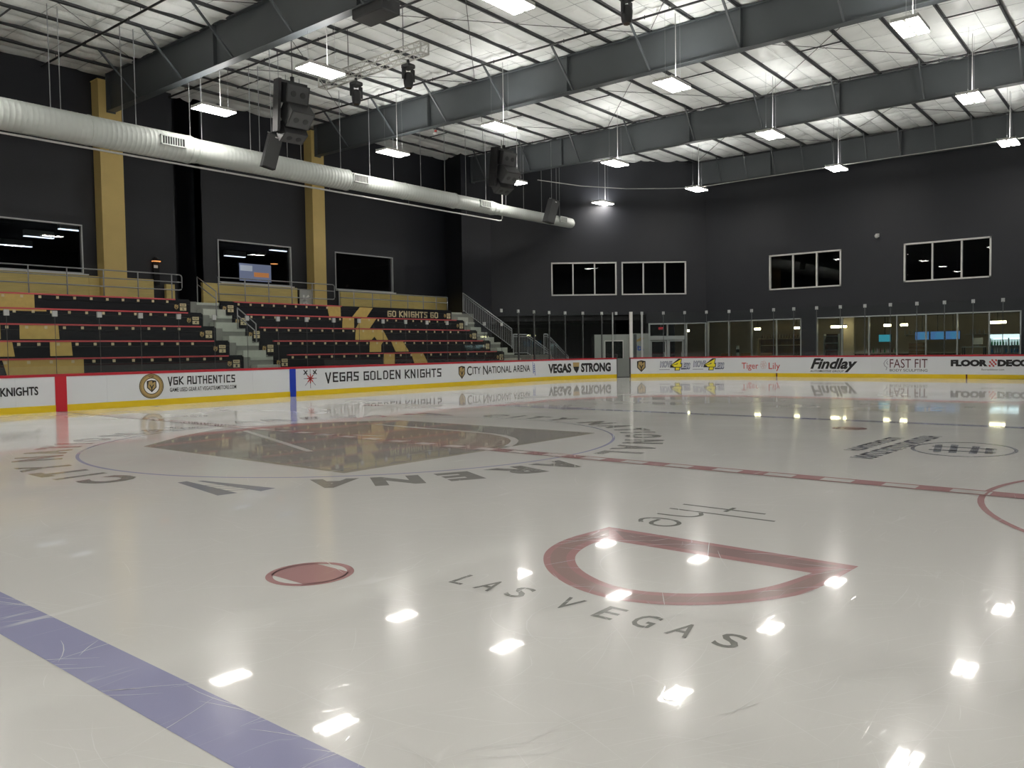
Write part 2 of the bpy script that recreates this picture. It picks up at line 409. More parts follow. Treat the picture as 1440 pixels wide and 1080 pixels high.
for sx in (1, -1):
    for sy in (1, -1):
        cx, cy = sx*6.1, sy*6.7
        v1, f1 = ring(cx, cy, .255, .305, 48)
        n = len(v1); v2 = []
        for k in range(13): v2.append((cx-.19+.38*k/12, cy+math.sqrt(.27**2-(-.19+.38*k/12)**2)))
        for k in range(13): v2.append((cx+.19-.38*k/12, cy-math.sqrt(.27**2-(-.19+.38*k/12)**2)))
        decal('faceoff_dot', P_RED, floor, (v1+v2, f1+[tuple(range(n+len(v2)-1, n-1, -1))]), flat(.0015),
              'red faceoff dot with white side crescents' if sx < 0 and sy < 0 else None)
# ring lettering
GL = {}
def glyph(ch, bold=.055):
    if (ch, bold) not in GL: GL[(ch, bold)] = font_shape(ch, bold)
    return GL[(ch, bold)]
LETTERS = [('C', 12), ('I', 4.9), ('T', -1.2), ('Y', -9.6), ('N', -23.5), ('A', -33.2), ('T', -41.2), ('I', -47.4), ('O', -54.5), ('N', -64.4), ('A', -73.8), ('L', -82),
           ('A', -98.6), ('R', -107.3), ('E', -116.4), ('N', -125.2), ('A', -134)]
WID = {'I': .13, 'C': .56, 'T': .5, 'L': .42, 'E': .46}
for half in (0, 180):
    for ch, a in LETTERS:
        wd = WID.get(ch, .60); sh = fit(glyph(ch), -wd/2, wd/2, 4.74, 5.40); th = R(a+half)
        er = (math.cos(th), math.sin(th)); et = (math.sin(th), -math.cos(th))
        decal('ring_letter', P_GREY, floor, sh, lambda u, v, er=er, et=et: (er[0]*v+et[0]*u, er[1]*v+et[1]*u, .0016),
              'grey letter %s of CITY NATIONAL ARENA around the centre circle' % ch)
    sg = 1 if not half else -1
    vs, fs = [], []
    for pl in ([(-4.46, -2.02), (-4.58, -2.02), (-4.78, -3.26), (-4.56, -3.30)], [(-4.32, -2.15), (-4.38, -2.12), (-4.34, -3.42), (-4.12, -3.38)]):
        n = len(vs); vs += pl; fs.append((n, n+1, n+2, n+3))
    for yy in (-2.42, -2.6, -2.8, -3.0):
        n = len(vs); vs += [(-4.36, yy-.18), (-4.36, yy-.21), (-4.62, yy), (-4.62, yy+.03)]; fs.append((n, n+1, n+2, n+3))
    paint('ring_symbol', P_SLATE, [(sg*x, sg*y) for x, y in vs], fs, z=.0016, label='two slanted slate bars joined by thin strokes')
# centre emblem: knight shield, point toward the bleachers
paint('center_shield', P_TAN, [(-2.93, 2.2), (-2.93, -3.14), (2.93, -3.14), (2.93, 2.2), (2.3, 2.75), (1.15, 3.67), (-.2, 4.13), (-.6, 3.95), (-1.66, 3.26)], z=.0018, label='tan rimmed knight shield at centre ice')
paint('center_shield_field', P_STEEL, [(-2.83, 2.15), (-2.83, -3.04), (2.83, -3.04), (2.83, 2.15), (2.24, 2.65), (1.1, 3.55), (-.2, 4.0), (-.56, 3.83), (-1.6, 3.16)], z=.0024, label='steel grey field of the shield')
paint('helmet_face', P_BROWN, [(1.9, 2.6), (1.93, 1.82), (1.86, .25), (1.85, -.93), (1.7, -1.72), (1.4, -2.3), (1.0, -2.68), (.42, -3.02), (-.2, -2.9), (-.35, -1.2), (.1, .2), (-.1, 1.6), (.2, 3.0), (.9, 3.3)], z=.003, label='brown face of the knight helmet')
paint('helmet_face', P_BROWN, [(-2.3, 1.6), (-2.3, -.6), (-2.0, -.9), (-1.9, .2), (-1.2, 1.9), (-.9, 3.0), (-1.5, 2.7)], z=.003, label='brown left cheek of the knight helmet')
decal('helmet_line', P_WHITE, floor, stroke_polys([[(-.42, 3.06), (-1.74, -.8)]], .11), flat(.0036), 'white line on the shield')
decal('helmet_line', P_WHITE, floor, stroke_polys([[(1.96, 1.82), (1.91, .9), (1.9, .25), (1.89, -.5), (1.86, -1.1), (1.78, -1.6), (1.64, -2.0), (1.43, -2.36), (1.15, -2.66), (.8, -2.9), (.44, -3.08)]], .13), flat(.0036), 'curved white line on the shield')
decal('helmet_line', P_WHITE, floor, stroke_polys([[(.26, .48), (.42, -.06)]], .09), flat(.0036))
# the D
bo = [(-3.61, -7.60), (-4.16, -7.56), (-4.55, -7.64), (-4.85, -7.82), (-5.10, -8.08), (-5.28, -8.42), (-5.32, -8.75), (-5.22, -9.05), (-5.02, -9.3), (-4.76, -9.5), (-4.42, -9.64), (-3.66, -9.70)]
bi = [(-4.02, -7.86), (-4.2, -7.82), (-4.48, -7.88), (-4.70, -8.0), (-4.90, -8.2), (-5.05, -8.48), (-5.08, -8.72), (-5.0, -8.95), (-4.86, -9.14), (-4.66, -9.31), (-4.4, -9.42), (-4.02, -9.5)]
def smooth(pts, n=5):
    out = []
    for i in range(len(pts)-1):
        p0, p1, p2, p3 = pts[max(i-1, 0)], pts[i], pts[i+1], pts[min(i+2, len(pts)-1)]
        for k in range(n):
            t = k/n; out.append(tuple(.5*(2*p1[c]+(p2[c]-p0[c])*t+(2*p0[c]-5*p1[c]+4*p2[c]-p3[c])*t*t+(3*p1[c]-p0[c]-3*p2[c]+p3[c])*t**3) for c in (0, 1)))
    return out+[pts[-1]]
bo, bi = smooth(bo), smooth(bi); nb = len(bo)
fsD = [(k, k+1, k+1+nb, k+nb) for k in range(nb-1)]+[(0, nb, 2*nb-1, nb-1)]
paint('letter_d', P_RED, bo+bi, fsD, z=.0016, label='large red letter D of the logo')
def lerp(a, b, t): return (a[0]+(b[0]-a[0])*t, a[1]+(b[1]-a[1])*t)
o2 = [lerp(a, b, .22) for a, b in zip(bo, bi)]; i2 = [lerp(a, b, .72) for a, b in zip(bo, bi)]
paint('letter_d_core', P_REDL, o2+i2, [(k, k+1, k+1+nb, k+nb) for k in range(nb-1)], z=.0022)
paint('letter_d_stem', P_DARKRED, [(-3.70, -7.72), (-3.93, -7.95), (-3.93, -9.40), (-3.73, -9.60)], z=.0028, label='dark stem of the letter D')
th = [[(-2.31, -7.66), (-2.31, -8.46)], [(-2.40, -8.13), (-2.22, -8.13)], [(-2.57, -7.65), (-2.565, -8.65)], [(-2.86, -7.65), (-2.85, -7.85), (-2.81, -7.98), (-2.70, -8.02), (-2.60, -7.97)],
      [(-3.27, -7.72), (-3.16, -7.66), (-3.07, -7.70), (-3.03, -7.80), (-3.04, -7.93), (-3.12, -8.02), (-3.22, -8.03), (-3.30, -7.97), (-3.30, -7.86), (-3.22, -7.80), (-3.08, -7.80)]]
th = [smooth(l) if len(l) > 2 else l for l in th]
decal('logo_word', P_DGREY, floor, stroke_polys(th, .042), flat(.0016), 'thin dark word the')
for ch, yc in zip('LASVEGAS', (-7.69, -7.92, -8.17, -8.55, -8.85, -9.09, -9.33, -9.60)):
    wd = .11 if ch == 'L' else .135
    sh = fit(glyph(ch, .01), -wd/2, wd/2, -5.67, -5.45)
    decal('logo_letter', P_DGREY, floor, sh, lambda u, v, yc=yc: (v, yc-u, .0016), 'dark letter %s of LAS VEGAS' % ch)
# oval logo and two lines of lettering
decal('oval_logo', P_SLATE, floor, ring(3.85, -9.0, .88, .95, 64, ry=.72), flat(.0016), 'slate oval logo ring on the ice')
mk = [[(3.35, -8.75), (4.2, -8.6)], [(3.35, -8.95), (4.3, -8.8)], [(3.4, -9.2), (4.25, -9.1)], [(3.5, -9.38), (4.1, -9.3)], [(3.55, -8.65), (3.6, -9.4)], [(4.0, -8.6), (4.05, -9.35)]]
decal('oval_logo_mark', P_SLATE, floor, stroke_polys(mk, .10), flat(.0016))
vs, fs = [], []
def glyphrow(x0, x1, y0, y1, n, t):
    for k in range(n):
        a = x0+(x1-x0)*(k+.12)/n; b = x0+(x1-x0)*(k+.82)/n
        sy = lambda xx, yy: yy-.05*(xx-x0)
        for ln in ([(a, y0), (a, y1)], [(b, y0), (b, y1)], random.choice([[(a, y0), (b, y0)], [(a, y1), (b, y1)], [(a, (y0+y1)/2), (b, (y0+y1)/2)], [(a, y1), (b, y0)]])):
            p, q = stroke_polys([[(xx, sy(xx, yy)) for xx, yy in ln]], t); n0 = len(vs); vs.extend(p); fs.extend([tuple(i+n0 for i in f) for f in q])
glyphrow(2.84, 4.95, -7.62, -7.80, 11, .055); glyphrow(2.05, 5.5, -7.95, -8.19, 16, .062)
paint('small_lettering', P_SLATE, vs, fs, z=.0016, label='two lines of small slate lettering')

# skate scratches: fine pale cuts lying in the ice surface
P_SCR = ice_mat('pale skate cut in ice', (.86, .86, .84))
vs, fs = [], []
rg = random.Random(11)
def cut(x, y, a, L, w_, bend):
    n = max(4, int(L/.12)); px, py = x, y; row_ = []
    for k in range(n+1):
        t = k/n; wk = w_*(.25+math.sin(math.pi*t)); row_.append((px, py, a, wk)); px += math.cos(a)*L/n; py += math.sin(a)*L/n; a += bend/n
    b0 = len(vs)
    for px, py, a_, wk in row_: vs.extend([(px-math.sin(a_)*wk/2, py+math.cos(a_)*wk/2), (px+math.sin(a_)*wk/2, py-math.cos(a_)*wk/2)])
    for k in range(n): fs.append((b0+2*k, b0+2*k+1, b0+2*k+3, b0+2*k+2))
for q in range(1000):
    d = 2.6+rg.random()**1.4*15; az = yaw+R(rg.uniform(-36, 34)); x = -9.55+d*math.cos(az); y = -11.41+d*math.sin(az)
    if not (-14 < x < 28 and -12.5 < y < 12): continue
    base_a = -yaw if rg.random() < .0 else rg.gauss(-.75, .45) if rg.random() < .7 else rg.uniform(0, 6.28)
    cut(x, y, base_a, rg.uniform(.12, .55)*(1+d*.06), .0014+.00045*d, rg.uniform(-.5, .5))
for cx, cy, r0, a0, da in ((-4.35, -8.6, .62, .3, 2.6), (-6.35, -8.25, .42, 2.2, 2.4), (-5.9, -8.6, .5, 1.0, 2.2), (-3.9, -10.2, .6, 2.0, 2.0), (-7.2, -7.0, .8, .2, 1.2)):
    cut(cx+r0, cy, a0+1.57, r0*da, .006, da)
tag(MB().add([(x, y, .0033 if math.hypot(x+9.55, y+11.41) < 8.3 else .0009) for x, y in vs], fs).build('skate_scratches', P_SCR, floor), kind='stuff')

# ---------------------------------------------------------------- roof: insulation, purlins
def zb(y): return 11.03+.008*y
def zt(y): return 12.33+.014*y
BX = [-24.6, -14.6, -4.5, 5.5, 15.45, 25.2, 34.9]
PY = [2.72+1.612*k for k in range(-12, 13) if -16.8 < 2.72+1.612*k < 21.8]
nx, ny = 250, 26*8
def cz(x, y):
    ky = (y-2.72)/.806; fy = ky-math.floor(ky)
    pil = math.sin(math.pi*fy)**.7
    fx = (x/1.5) % 1.0
    seam = .15+.85*abs(math.sin(math.pi*fx))**.45
    rs = math.sin(math.floor(x/1.5)*12.9+math.floor(ky)*7.3)
    return zt(y)+.105-pil*seam*(.10+.03*rs)+.02*math.sin(x*4.1+rs*3)*pil
vs, fs = [], []
ys = []
for k in range(-13, 13):
    for j in range(16): ys.append(2.72+1.612*(k+j/16))
ys = [y for y in ys if -17.6 < y < 22.4]
xs = [-34.5+.15*i for i in range(474)]
for x in xs:
    for y in ys: vs.append((x, y, cz(x, y)))
m_ = len(ys)
for i in range(len(xs)-1):
    for j in range(m_-1): fs.append((i*m_+j, i*m_+j+1, (i+1)*m_+j+1, (i+1)*m_+j))
ceiling = struct(MB().add(vs, fs).build('ceiling', quilt_mat(), smooth=True))
# grey strips painting seam shade onto the insulation, across and along the bays
M_SEAM_SHADE = mat('grey seam shade', (.40, .42, .41), .5, var=.05)
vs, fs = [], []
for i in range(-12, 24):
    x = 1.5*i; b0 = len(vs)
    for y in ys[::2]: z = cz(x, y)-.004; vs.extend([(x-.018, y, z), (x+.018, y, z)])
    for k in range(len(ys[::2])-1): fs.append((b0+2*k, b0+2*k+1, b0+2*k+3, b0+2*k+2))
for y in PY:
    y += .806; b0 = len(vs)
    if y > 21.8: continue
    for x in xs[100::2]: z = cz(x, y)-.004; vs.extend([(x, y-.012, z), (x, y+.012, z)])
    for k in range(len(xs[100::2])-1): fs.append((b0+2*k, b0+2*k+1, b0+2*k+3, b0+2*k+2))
tag(MB().add(vs, fs).build('seam_shade_strips', M_SEAM_SHADE, ceiling), kind='stuff')
tag(struct(MB().box(-35, 36.5, -17.6, 34, 13.3, 13.5).build('roof', M_WALL2)))
pz = None
for y in PY:
    z = zt(y)
    mb = MB().box(-34.5, XW, y-.012, y+.012, z, z+.12); mb.box(-34.5, XW, y-.012, y+.07, z, z+.012)
    mb.build('purlin', M_STEEL2, ceiling)
# bridging between purlins
for bx in (-9, 0.6, 9.6, 20.4, 30.0):
    mb = MB()
    for k, y in enumerate(PY[:-1]):
        if k % 3 == 0: mb.box(bx-.02, bx+.02, y, y+1.612, zt(y)-.04, zt(y))
    tag(mb.build('purlin_bridging', M_STEEL2, ceiling), kind='stuff')
# diagonal rod bracing in the bays
for x0, x1 in ((-4.5, 5.5), (5.5, 15.45), (15.45, 25.2), (25.2, 34.9)):
    mb = MB()
    for ya in (-13, -5.3, 2.7, 10.8):
        yb = ya+8
        mb.tube([(x0+.2, ya, zt(ya)-.07), (x1-.2, yb, zt(yb)-.07)], .012, 5); mb.tube([(x0+.2, yb, zt(yb)-.07), (x1-.2, ya, zt(ya)-.07)], .012, 5)
    tag(mb.build('brace_rod', M_STEEL2, ceiling), kind='stuff')

# ---------------------------------------------------------------- walls
def wallbox(name, m, *a): return struct(MB().box(*a).build(name, m))
wallbox('wall_rear', M_WALL, -34.8, -34.5, -17.5, 22, -.03, 13.3)
wallbox('wall_right', M_WALL, -34.5, 36.5, -17.8, -17.5, -.03, 13.3)
# bleacher wall with openings
Z2, W0, W1 = 3.65, 4.78, 6.70
wl = MB(); D = .3
wins = [(-3.6, 4.5), (10.3, 14.2), (16.85, 20.8)]
edges = [-34.5]
for a, b in wins:
    wl.box(edges[-1], a, YL, YL+D, 0, 13.3) if not (edges[-1] < 7 < a) else None
    if edges[-1] < 7 < a:
        wl.box(edges[-1], 8.2, YL, YL+D, 0, 13.3); wl.box(9.43, a, YL, YL+D, 0, 13.3)
        wl.box(8.2, 8.35, YL, YL+1.8, 0, 13.3); wl.box(9.43, 9.6, YL, YL+1.8, 0, 13.3); wl.box(8.2, 9.6, YL+1.8, YL+2.0, 0, 13.3)
    wl.box(a, b, YL, YL+D, 0, W0); wl.box(a, b, YL, YL+D, W1, 13.3); edges.append(b)
wl.box(edges[-1], 25.0, YL, YL+D, 0, 13.3)
wall_left = struct(wl.build('wall_left', M_WALL))
# jog toward the stairs
mb = MB(); mb.add([(25.0, 21.95, 0), (24.25, 19.9, 0), (26.75, 19.9, 0), (27.4, 21.95, 0), (25.0, 21.95, 13.3), (24.25, 19.9, 13.3), (26.75, 19.9, 13.3), (27.4, 21.95, 13.3)],
    [(0, 1, 5, 4), (1, 2, 6, 5), (2, 3, 7, 6), (0, 4, 7, 3), (4, 5, 6, 7), (0, 3, 2, 1)])
struct(mb.build('wall_corner', M_WALL))
# diagonal wall frame
D0 = Vector((35.2, 10.3, 0)); DV = Vector((-6.1, 6.95, 0)).normalized(); DN = Vector((DV.y, -DV.x, 0))   # DN points away from the rink
if DN.dot(Vector((1, 1, 0))) < 0: DN = -DN
def dp(s, z, off=0): p = D0+DV*s-DN*off; return (p.x, p.y, z)
def dbox(mb, s0, s1, z0, z1, o0, o1):
    """box on the diagonal wall: o = distance toward the rink"""
    return mb.add([dp(s, z, o) for z in (z0, z1) for o in (o0, o1) for s in (s0, s1)],
                  [(0, 2, 3, 1), (4, 5, 7, 6), (0, 1, 5, 4), (2, 6, 7, 3), (0, 4, 6, 2), (1, 3, 7, 5)])
DW = [(5.36, 9.24), (1.20, 5.06)]
V0, V1 = 4.71, 6.67
mb = MB()
dbox(mb, 9.24, 12.9, 3.55, 13.3, -.3, 0); dbox(mb, 5.06, 5.36, 3.55, 13.3, -.3, 0); dbox(mb, -.2, 1.20, 3.55, 13.3, -.3, 0)
for a, b in DW: dbox(mb, a, b, 3.55, V0, -.3, 0); dbox(mb, a, b, V1, 13.3, -.3, 0)
dbox(mb, -.1, 3.6, 3.02, 3.55, -.3, 0)
struct(mb.build('wall_corner_diagonal', M_WALL))
mb = MB(); dbox(mb, 3.6, 13.2, 3.25, 3.55, -6, -.3); struct(mb.build('ceiling_overhang', M_WALL2))
mb = MB(); dbox(mb, 3.4, 13.4, -.03, 3.3, -6.2, -6); dbox(mb, 3.45, 3.6, -.03, 3.3, -6, -.3); struct(mb.build('wall_recess', M_WALL2))
# end wall
EW = [(2.50, 6.44), (-4.48, -.59)]
SF = [(4.62, 10.0), (-5.74, 3.81)]
mb = MB()
ysp = [10.35, 6.44, 2.50, -.59, -4.48, -17.5]
for a, b in ((6.44, 10.35), (-.59, 2.50), (-17.5, -4.48)): mb.box(XW, XW+.3, a, b, 3.55, 13.3)
for a, b in EW: mb.box(XW, XW+.3, a, b, 3.55, V0); mb.box(XW, XW+.3, a, b, V1, 13.3)
mb.box(XW, XW+.3, -17.5, 10.35, 3.08, 3.55); mb.box(XW, XW+.3, 3.81, 4.62, 0, 3.08); mb.box(XW, XW+.3, -17.5, -5.74, 0, 3.08)
mb.box(XW, XW+.3, -5.74, 10.3, 0, .45)
struct(mb.build('wall_end', M_WALL))

# ---------------------------------------------------------------- windows
wn = [0]
def window(name, pts_fn, a, b, z0, z1, mull, fw_, m, sill=True, left=True, gm=None, pane_off=-.12):
    """pts_fn(mb, s0, s1, z0, z1, o0, o1) places a box on the wall; mull = inner bar positions"""
    mb = MB()
    pts_fn(mb, a, b, z1-fw_, z1, -.1, .04)
    if sill: pts_fn(mb, a, b, z0, z0+fw_, -.1, .04)
    if left: pts_fn(mb, a, a+fw_, z0, z1, -.1, .04)
    pts_fn(mb, b-fw_, b, z0, z1, -.1, .04)
    fr = struct(mb.build(name, m))
    for q in mull:
        k = MB(); pts_fn(k, q-fw_*.45, q+fw_*.45, z0+fw_, z1-fw_, -.1, .03); k.build('mullion', m, fr)
    qs = [a]+sorted(mull)+[b]
    for c, d in zip(qs[:-1], qs[1:]):
        k = MB(); pts_fn(k, c+.02, d-.02, z0+.02, z1-.02, pane_off-.006, pane_off); k.build('window_pane', gm or G_WIN, fr)
    return fr
def fY(Y): return lambda mb, s0, s1, z0, z1, o0, o1: mb.box(s0, s1, Y-o1, Y-o0, z0, z1)
def fX(X): return lambda mb, s0, s1, z0, z1, o0, o1: mb.box(X-o1, X-o0, s0, s1, z0, z1)
for i, (a, b) in enumerate(wins): window('window_%d' % (i+1), fY(YL), a, b, W0, W1, [], .05, M_ALU)
for i, ((a, b), mu) in enumerate(zip(DW, ([7.95, 6.66], [3.76, 2.47]))): window('window_%d' % (i+4), dbox, a, b, V0, V1, mu, .075, M_FRAME)
for i, ((a, b), mu) in enumerate(zip(EW, ([5.10, 3.80], [-1.91, -3.21]))): window('window_%d' % (i+6), fX(XW), a, b, V0, V1, mu, .075, M_FRAME)
window('window_8', fX(XW), 4.62, 10.22, .45, 3.08, [6.03, 7.49, 8.88], .06, M_ALU, gm=G_SHOP)
window('window_9', fX(XW), -5.74, 3.81, .45, 3.08, [2.45, 1.08, -.28, -1.64, -3.05, -4.42], .06, M_ALU, gm=G_SHOP)
window('window_10', dbox, .02, 1.22, .45, 3.02, [], .06, M_ALU, gm=G_SHOP)
mb = MB(); dbox(mb, .0, 1.25, -.03, .45, -.3, 0); struct(mb.build('trim_1', M_WALL))
# lobby entrance: framed double doors with transom
mb = MB()
for s0, s1, z0, z1 in ((3.38, 3.47, 0, 3.02), (1.25, 1.33, 0, 3.02), (1.33, 3.38, 2.94, 3.02), (1.33, 3.38, 2.02, 2.26), (2.30, 2.38, 0, 3.0)): dbox(mb, s0, s1, z0, z1, -.12, .03)
door = struct(mb.build('door_1', M_ALU))
for a, b in ((1.36, 2.28), (2.40, 3.36)):
    k = MB(); dbox(k, a, a+.09, 0, 2.0, -.09, -.03); dbox(k, b-.09, b, 0, 2.0, -.09, -.03); dbox(k, a, b, 1.92, 2.0, -.09, -.03); dbox(k, a, b, 0, .22, -.09, -.03)
    lf = k.build('door_leaf', M_ALU, door)
    k = MB(); dbox(k, a+.09, b-.09, .22, 1.92, -.065, -.055); k.build('door_pane', G_SHOP, lf)
    k = MB(); dbox(k, a+.13, a+.16, .9, 1.3, -.03, .03); k.build('door_handle', M_ALU, lf)
    k = MB(); dbox(k, a, b, 2.26, 2.94, -.065, -.055); k.build('transom_pane', G_SHOP, door)

# upstairs rooms behind the glass
mb = MB(); mb.box(-12, 26, 34, 34.2, 3.4, 7.4); mb.box(-12, 26, YL+2.1, 34, 3.4, 3.6); mb.box(-12, 8.0, YL+.3, 34, 7.1, 7.3); mb.box(9.8, 26, YL+.3, 34, 7.1, 7.3); mb.box(8.0, 9.8, YL+2.1, 34, 7.1, 7.3); mb.box(-12.2, -12, YL+.3, 34, 3.4, 7.3); mb.box(25.8, 26, YL+.3, 34, 3.4, 7.3)
struct(mb.build('wall_upstairs_room', M_BLACK))
mb = MB(); mb.box(40, 40.2, -18, 20, 3.4, 7.4); mb.box(XW+.3, 40, -18, 20, 7.2, 7.4); mb.box(XW+.3, 40, -18, 20, 3.35, 3.5)
dbox(mb, -1, 13, 3.6, 7.3, -4.2, -4); dbox(mb, 3.0, 13, 7.2, 7.4, -4, -.3)
struct(mb.build('wall_upstairs_office', M_BLACK))
RL = [((4.95, 27.3), 1.2, 'left'), ((5.15, 24.2), 1.2, 'left'), ((5.3, 31.0), 1.4, 'left'), ((14.9, 27.9), 1.2, 'middle'), ((15.1, 24.2), 1.0, 'middle')]
names = ['in the centre of the leftmost window', 'at the right edge of the leftmost window', 'at the left of the leftmost window',
         'at the left of the middle bleacher window', 'at the right of the middle bleacher window']
for ((x, y), L, _), nm in zip(RL, names):
    t = empty('strip_light', (x, y, 6.78), 'lit white strip light '+nm, 'light', 'strip lights upstairs')
    BOX('housing', M_FRAME, t, -L/2, L/2, -.12, .12, .03, .30); BOX('tube', E_ROOM, t, -L/2, L/2, -.09, .09, 0, .03)
def pendant(x, y, z, lab):
    t = empty('pendant_lamp', (x, y, z), lab, 'lamp', 'orange pendant lamps')
    MB().tube([(0, 0, .0), (0, 0, .04), (0, 0, .16), (0, 0, .18)], [.22, .22, .08, .03], 16).build('lamp_shade', M_BLACK, t)
    MB().tube([(0, 0, -.03), (0, 0, -.005)], .19, 16).build('lamp_diffuser', E_ORANGE, t)
    MB().tube([(0, 0, .18), (0, 0, 7.1-z)], .01, 5).build('cord', M_PIPE, t)
pendant(16.05, 26.0, 6.35, 'orange glowing pendant lamp in the middle bleacher wall window')
pendant(7.35, YL-.35, 5.35, 'small orange lamp on the dark wall right of the first gold column') if False else None
tv = empty('television', (16.3, 28.2, 5.55), 'lit television picture seen through the middle bleacher wall window', 'television')
rbox('screen_frame', M_BLACK, tv, -1.05, 1.05, -.05, .08, -.05, 1.0); BOX('screen_picture', E_TV, tv, -1.0, 1.0, -.06, -.052, 0, .95)
MB().box(-.95, -.2, -.068, -.062, .55, .85).build('picture_shape', emis('pale tv patch', (.7, .72, .8), .6), tv)
MB().box(-.1, .85, -.068, -.062, .25, .5).build('picture_shape', emis('orange tv patch', (.9, .35, .12), .6), tv)
tv.children[0]['label'] = 'black screen frame'
MB().box(-.06, .06, -.02, .06, -2.0, -.05).build('screen_stand', M_BLACK, tv)

# ================================================================ BUILDING STEEL
def column(x0, x1, y0, y1, z1, m, lab, cat='column'):
    t = empty('steel_column', ((x0+x1)/2, (y0+y1)/2, 0), lab, cat, 'gold columns' if m is M_GOLD else 'dark columns')
    w_, d_ = (x1-x0)/2, (y1-y0)/2
    z0 = 3.6 if m is M_GOLD else 0
    BOX('column_shaft', m, t, -w_, w_, -d_, d_, z0, z1)
    BOX('column_shadow_web', m, t, -w_-.02, -w_, -d_+.1, d_, z0, z1) if False else None
    BOX('base_plate', m, t, -w_-.04, w_+.04, -d_-.04, d_, z0-.02, z0+.05)
    BOX('cap_plate', m, t, -w_-.03, w_+.03, -d_-.02, d_, z1, z1+.03)
    return t
column(5.04, 5.93, 21.3, 21.9, 12.35, M_GOLD, 'gold painted steel column at left, between the first window and the aisle')
column(15.11, 15.84, 21.3, 21.9, 12.35, M_GOLD, 'gold painted steel column between the middle and right bleacher wall windows')
column(-4.95, -4.1, 21.3, 21.9, 12.35, M_GOLD, 'gold painted steel column beyond the left edge of the frame')
BL = {5.5: 'steel roof beam nearest the camera, meeting the left gold column', 15.45: 'second steel roof beam, meeting the right gold column', 25.2: 'third steel roof beam crossing above the far blue line end',
      34.9: 'farthest steel roof beam against the end wall'}
for bx in BX:
    y1 = 21.3 if bx < 20 else (19.88 if bx < 30 else 10.6); y0 = -17.5
    t = empty('roof_beam', (bx, 0, 0), BL.get(bx, 'steel roof beam behind the camera'), 'beam', 'steel roof beams')
    def pr(x0, x1, za, zb_, name, ya=y0, yb=y1):
        mb = MB().add([(x0, ya, za(ya)), (x1, ya, za(ya)), (x0, yb, za(yb)), (x1, yb, za(yb)), (x0, ya, zb_(ya)), (x1, ya, zb_(ya)), (x0, yb, zb_(yb)), (x1, yb, zb_(yb))],
                      [(0, 2, 3, 1), (4, 5, 7, 6), (0, 1, 5, 4), (2, 6, 7, 3), (0, 4, 6, 2), (1, 3, 7, 5)])
        return mb.build(name, M_STEEL, t)
    pr(-.012, .012, zb, zt, 'web'); pr(-.16, .16, lambda y: zb(y)-.025, zb, 'bottom_flange'); pr(-.15, .15, lambda y: zt(y)-.025, zt, 'top_flange')
    for sy in (13.5, 6.2, -.55, -7.4, -14):
        if sy < y1-.5: BOX('stiffener', M_STEEL, t, -.15, -.012, sy-.012, sy+.012, zb(sy), zt(sy)-.02)
    for sy in (y1-.04,): BOX('end_plate', M_STEEL, t, -.17, .17, sy-.03, sy+.03, zb(sy)-.08, zt(sy))
    step = 1 if bx > 30 else 2; dx = {25.2: 1.05, 34.9: .7}.get(bx, 1.5)
    k0 = 0
    ysb = [y for i, y in enumerate(PY) if (step == 1 or round((y-2.72)/1.612) % 2 == 0) and y < y1-.8]
    if bx == 15.45 or bx == 5.5: ysb = ysb+[18.84]
    for y in sorted(set(ysb)):
        MB().bar((-dx, y, zt(y)+.02), (-.1, y, zb(y)+.02), .06, .06).build('flange_brace', M_STEEL, t)
# main sprinkler pipes across the roof
PL = {3.2: 'black sprinkler pipe left of the first roof beam', 8.2: 'black sprinkler pipe right of the first roof beam', 13.75: 'black sprinkler pipe just before the second roof beam',
      24.3: 'black sprinkler pipe just before the third roof beam', 34.3: 'black sprinkler pipe just before the farthest roof beam', -8: 'black sprinkler pipe behind the camera'}
for x, lab in PL.items():
    y1 = {34.3: 11.0, 24.3: 19.6}.get(x, 21.8)
    t = empty('sprinkler_pipe', (x, 0, 12), lab, 'pipe', 'sprinkler pipes')
    MB().tube([(0, -17.4, zt(-17.4)-12.16), (0, y1, zt(y1)-12.16)], .038, 8).build('pipe', M_PIPE, t, True)
    mb = MB(); y = -15.0
    while y < y1-1: mb.tube([(0, y, zt(y)-12.13), (0, y, zt(y)-11.9)], .012, 5); y += 3.224
    tag(mb.build('hanger', M_PIPE, t), kind='stuff')
    mb = MB(); y = -14.0
    while y < y1-1: mb.tube([(0, y, zt(y)-12.22), (0, y, zt(y)-12.10)], .018, 6); y += 3.2
    tag(mb.build('sprinkler_head', M_PIPE, t), kind='stuff')

